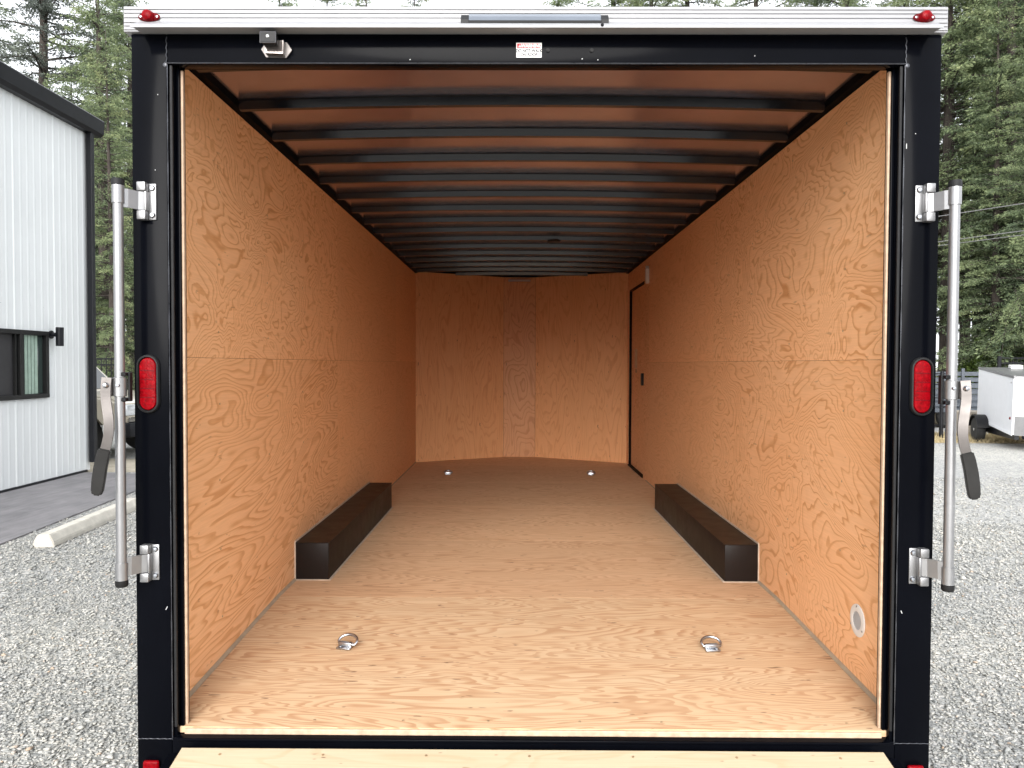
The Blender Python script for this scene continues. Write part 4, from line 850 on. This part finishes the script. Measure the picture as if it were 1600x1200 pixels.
# ------------------------------------------------------------------ trees
def bark():
    m, N, L, b = newmat('fir_bark'); tc = N.new('ShaderNodeTexCoord'); v = N.new('ShaderNodeVectorMath'); v.operation = 'MULTIPLY'; v.inputs[1].default_value = (7, 7, 1.2); L.new(tc.outputs['Object'], v.inputs[0])
    n = noise(N, L, v.outputs[0], 1.5, 6, 0.7); r = ramp(N, [(0.3, (0.020, 0.016, 0.013)), (0.7, (0.075, 0.060, 0.050))]); L.new(n.outputs[0], r.inputs[0]); L.new(r.outputs[0], b.inputs['Base Color'])
    b.inputs['Roughness'].default_value = 0.95; bump(N, L, b, n.outputs[0], 0.8, 0.03); return m
M['bark'] = bark()
def foliage(name, stops):
    m, N, L, b = newmat(name); an = N.new('ShaderNodeAttribute'); an.attribute_name = 'tone'
    oi = N.new('ShaderNodeObjectInfo'); s_ = math_(N, L, 'ADD', an.outputs['Fac'], math_(N, L, 'MULTIPLY', math_(N, L, 'SUBTRACT', oi.outputs['Random'], 0.5), 0.22))
    r = ramp(N, stops); L.new(s_, r.inputs[0]); L.new(r.outputs[0], b.inputs['Base Color']); b.inputs['Roughness'].default_value = 0.6; b.inputs['Specular IOR Level'].default_value = 0.25
    tr = N.new('ShaderNodeBsdfTranslucent'); L.new(r.outputs[0], tr.inputs['Color']); mx = N.new('ShaderNodeMixShader'); mx.inputs[0].default_value = 0.3
    out = N['Material Output']; L.new(b.outputs[0], mx.inputs[1]); L.new(tr.outputs[0], mx.inputs[2]); L.new(mx.outputs[0], out.inputs['Surface']); return m
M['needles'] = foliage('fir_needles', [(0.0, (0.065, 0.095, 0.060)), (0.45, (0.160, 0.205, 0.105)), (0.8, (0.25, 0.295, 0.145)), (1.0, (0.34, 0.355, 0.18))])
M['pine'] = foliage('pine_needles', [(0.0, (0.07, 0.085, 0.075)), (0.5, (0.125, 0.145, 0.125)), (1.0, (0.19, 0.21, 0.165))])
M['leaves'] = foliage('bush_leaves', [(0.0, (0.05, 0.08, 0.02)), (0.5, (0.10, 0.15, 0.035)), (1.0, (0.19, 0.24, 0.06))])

def leaf_mesh(name, P, D, S, tone, rng, mat, wide=1.0):
    """kite-shaped spray faces: P base, D direction, S length"""
    n = len(P); up = rng.normal(0, 1, (n, 3)); side = np.cross(D, up); side /= np.linalg.norm(side, axis=1)[:, None] + 1e-9
    w = S * rng.uniform(0.10, 0.19, n) * wide
    a = P; b_ = P + D * (S * 0.45)[:, None] + side * w[:, None]; c = P + D * S[:, None]; d = P + D * (S * 0.45)[:, None] - side * w[:, None]
    v = np.stack([a, b_, c, d], 1).reshape(-1, 3)
    me = bpy.data.meshes.new(name); me.vertices.add(n * 4); me.vertices.foreach_set('co', v.reshape(-1)); me.loops.add(n * 4); me.loops.foreach_set('vertex_index', np.arange(n * 4, dtype=np.int32))
    me.polygons.add(n); me.polygons.foreach_set('loop_start', np.arange(0, n * 4, 4, dtype=np.int32)); me.polygons.foreach_set('loop_total', np.full(n, 4, np.int32)); me.update(calc_edges=True)
    at = me.attributes.new('tone', 'FLOAT', 'POINT'); at.data.foreach_set('value', np.repeat(np.clip(tone, 0, 1), 4).astype(np.float32)); me.materials.append(mat)
    return me
def fir_meshes(seed, H, zb, Lmax, mat, pine=False):
    rng = np.random.default_rng(seed); r0 = 0.011 * H + 0.04
    mb = MB(); lean = rng.normal(0, 0.012, 2)
    tp = [(lean[0] * z, lean[1] * z, z) for z in np.linspace(0, H, 12)]
    mb.path(tp, [max(0.015, r0 * (1 - 0.97 * (z / H) ** 0.9)) * (1.25 if i == 0 else 1) for i, z in enumerate(np.linspace(0, H, 12))], 10)
    me = bpy.data.meshes.new('trunk'); bmesh.ops.recalc_face_normals(mb.bm, faces=mb.bm.faces[:]); mb.bm.to_mesh(me); mb.bm.free(); me.materials.append(M['bark'])
    for p in me.polygons: p.use_smooth = True
    P, D, S, Tn = [], [], [], []; lb = MB()
    z = zb
    while z < H - 0.3:
        f = (z - zb) / (H - zb); base = Lmax * ((1 - f) ** 0.75) * (0.55 + 0.45 * min(1, f * 5 + 0.3)) + 0.25
        for k in range(rng.integers(4, 7)):
            az = rng.uniform(0, 2 * np.pi); L = base * rng.uniform(0.45, 1.2); zz = z + rng.uniform(-0.25, 0.25)
            rise = rng.uniform(-0.15, 0.25) + 0.35 * f; droop = rng.uniform(0.15, 0.5) * (1 - 0.6 * f)
            dr = np.array([math.cos(az), math.sin(az), 0]); sd_ = np.array([-math.sin(az), math.cos(az), 0])
            def pt(t): return np.array([lean[0] * zz, lean[1] * zz, zz]) + dr * L * t + np.array([0, 0, L * (rise * t - droop * t * t)])
            lb.path([pt(t) for t in (0, 0.35, 0.7, 1.0)], [0.012 + 0.012 * L, 0.008 + 0.008 * L, 0.006 + 0.004 * L, 0.005], 4)
            ctone = rng.normal(0.45, 0.14)
            m_ = max(4, int(L / 0.105)); t = np.clip(0.14 + 0.86 * (np.arange(m_) + rng.uniform(0, 1, m_)) / m_, 0, 1)
            if pine: t = t[rng.uniform(0, 1, m_) > 0.12]
            t = np.repeat(t, 2); sg = np.tile((-1.0, 1.0), len(t) // 2); k_ = len(t)
            p = np.array([lean[0] * zz, lean[1] * zz, zz]) + dr * (L * t)[:, None]; p[:, 2] += L * (rise * t - droop * t * t)
            tw = (0.17 + 0.42 * (1 - t) ** 0.6 * min(1, L / 2)) * rng.uniform(0.5, 1.3, k_)
            dd = dr * rng.uniform(0.3, 0.8, k_)[:, None] + sd_ * (sg * rng.uniform(0.5, 1.0, k_))[:, None]; dd[:, 2] += rng.uniform(-0.6, 0.1, k_); dd /= np.linalg.norm(dd, axis=1)[:, None]
            q = 8; u = (np.tile(np.arange(q), k_) + rng.uniform(0, 1, k_ * q)) / q; ii = np.repeat(np.arange(k_), q); nq = len(ii)
            pp = p[ii] + dd[ii] * (tw[ii] * u)[:, None] + rng.normal(0, 0.028, (nq, 3))
            d2 = dd[ii] + rng.normal(0, 0.5 if not pine else 0.8, (nq, 3)); d2[:, 2] += -0.15 if not pine else 0.15; d2 /= np.linalg.norm(d2, axis=1)[:, None]
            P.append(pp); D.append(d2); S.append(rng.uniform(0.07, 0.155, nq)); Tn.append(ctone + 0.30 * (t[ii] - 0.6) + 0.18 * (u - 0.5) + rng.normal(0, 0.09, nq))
        z += rng.uniform(0.26, 0.44)
    lm = bpy.data.meshes.new('branches'); lb.bm.to_mesh(lm); lb.bm.free(); lm.materials.append(M['bark'])
    return me, lm, leaf_mesh('crown', np.concatenate(P), np.concatenate(D), np.concatenate(S), np.concatenate(Tn), rng, mat)
KIND = [fir_meshes(11, 27, 3.4, 3.9, M['needles']), fir_meshes(12, 24, 3.0, 3.5, M['needles']), fir_meshes(13, 29, 4.6, 4.2, M['needles']), fir_meshes(14, 22, 1.6, 3.2, M['needles']),
        fir_meshes(15, 24, 3.5, 3.9, M['pine'], True), fir_meshes(16, 25, 6.0, 3.6, M['needles'])]
def tree(kind, x, y, sc_, rz, label, name='fir_tree'):
    o = empty(name, (x, y, 0), (0, 0, rz)); o.scale = (sc_, sc_, sc_); tag(o, label, 'tree', 'trees of the forest edge')
    for nm, me in zip(('trunk', 'branches', 'crown'), KIND[kind]):
        c = bpy.data.objects.new(nm, me); COL.objects.link(c); c.parent = o
    return o
def wx_(px, d): return (px - 807) / 1195 * d - 0.056
TREES = [  # pixel column, depth, kind, scale
    (-150, 30, 0, 1.0, 'fir just outside the left edge above the building roof'), (-40, 34, 1, 1.0, 'dark fir at the left edge above the building roof'), (62, 27, 4, 1.0, 'loose blue-grey pine above the white building gutter'),
    (120, 33, 3, 0.66, 'lower fir between the pine and the building corner'), (165, 25, 3, 0.80, 'light green fir between the building corner and the trailer'), (205, 31, 1, 0.84, 'fir half hidden behind the trailer post on the left'),
    (188, 38, 5, 0.85, 'bare-stemmed fir far behind the cream pickup truck'), (150, 42, 5, 0.86, 'thin far fir left of the lock bar on the left'),
    (250, 40, 3, 0.80, 'fir hidden behind the left part of the trailer'), (430, 38, 3, 0.985, 'fir whose tip shows above the roof trim right of the left marker lamp'), (510, 41, 1, 0.985, 'fir whose tip barely shows above the roof trim, second of the tips'),
    (575, 39, 3, 1.01, 'fir whose tip shows above the roof trim left of the light bar'), (640, 42, 1, 0.975, 'small fir tip above the roof trim nearest the light bar'),
    (870, 38, 1, 0.97, 'fir top above the right end of the light bar'), (945, 36, 0, 0.95, 'fir top first to the right of the light bar'), (1020, 34, 1, 1.0, 'fir top second to the right of the light bar'), (1095, 37, 2, 1.0, 'fir top with bare stem above the roof trim'),
    (1175, 33, 5, 1.0, 'fir top in the middle of the trim right of the light bar'), (1260, 36, 4, 1.05, 'loose pine top above the right half of the roof trim'), (1330, 32, 2, 0.95, 'fir top left of the right marker lamp'), (1400, 35, 5, 1.0, 'fir top above the right marker lamp'),
    (1478, 29, 1, 1.08, 'green fir rising beside the trailer post on the right'), (1530, 33, 2, 1.0, 'tall dark fir behind the right lock bar'), (1575, 27, 3, 1.15, 'light green fir right of the right lock bar'), (1625, 31, 0, 1.0, 'tall fir at the right edge of the picture'),
    (1505, 40, 5, 1.0, 'bare-stemmed fir far behind the rail gate'), (1560, 42, 5, 1.02, 'bare-stemmed fir above the small white trailer corner'), (1600, 38, 2, 1.0, 'dark-stemmed fir above the small white trailer roof'),
    (1552, 26, 3, 0.66, 'young light fir in front of the dark trunks above the small white trailer'), (1608, 24.8, 1, 0.62, 'young fir at the right edge in front of the tall firs'), (178, 22.5, 3, 0.52, 'young fir behind the cream pickup truck'),
    (1690, 28, 1, 1.05, 'fir just outside the right edge'), (1760, 33, 0, 1.0, 'fir well outside the right edge')]
random.seed(3)
for px, d, k, s_, lab in TREES: tree(k, wx_(px, d), d - 2.47, s_, random.uniform(0, 6.28), lab, 'pine_tree' if k == 4 else 'fir_tree')

def bush(x, y, h, w, seed, label):
    rng = np.random.default_rng(seed); n = 2600
    u = rng.normal(0, 1, (n, 3)); u /= np.linalg.norm(u, axis=1)[:, None]; rr = rng.uniform(0.3, 1, n) ** 0.5 * (1 + 0.25 * np.sin(u[:, 0] * 5 + seed) * np.cos(u[:, 1] * 4))
    P = u * rr[:, None] * np.array([w, w, h * 0.5]) + np.array([0, 0, h * 0.52]); P[:, 2] = np.maximum(P[:, 2], 0.02)
    D = u + rng.normal(0, 0.6, (n, 3)); D /= np.linalg.norm(D, axis=1)[:, None]
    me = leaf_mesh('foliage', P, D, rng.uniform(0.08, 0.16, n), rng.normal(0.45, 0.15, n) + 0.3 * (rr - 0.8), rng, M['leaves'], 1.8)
    o = empty('bush', (x, y, 0)); tag(o, label, 'bush', 'bushes at the forest edge'); c = bpy.data.objects.new('foliage', me); COL.objects.link(c); c.parent = o
    mb = MB()
    for k in range(6): a = k * 1.05; mb.tube((0.05 * math.cos(a), 0.05 * math.sin(a), 0), (w * 0.6 * math.cos(a), w * 0.6 * math.sin(a), h * 0.7), 0.02, 0.008, 6)
    mb.build('stems', M['bark'], o)
bush(wx_(1537, 26), 23.5, 2.6, 0.75, 21, 'yellow-green bush at the forest edge left of the dark trunk')
bush(wx_(1562, 27), 24.5, 2.5, 0.6, 22, 'yellow-green bush at the forest edge right of the dark trunk')
bush(wx_(1612, 26), 23.5, 2.2, 0.8, 23, 'green bush at the right edge behind the small white trailer')
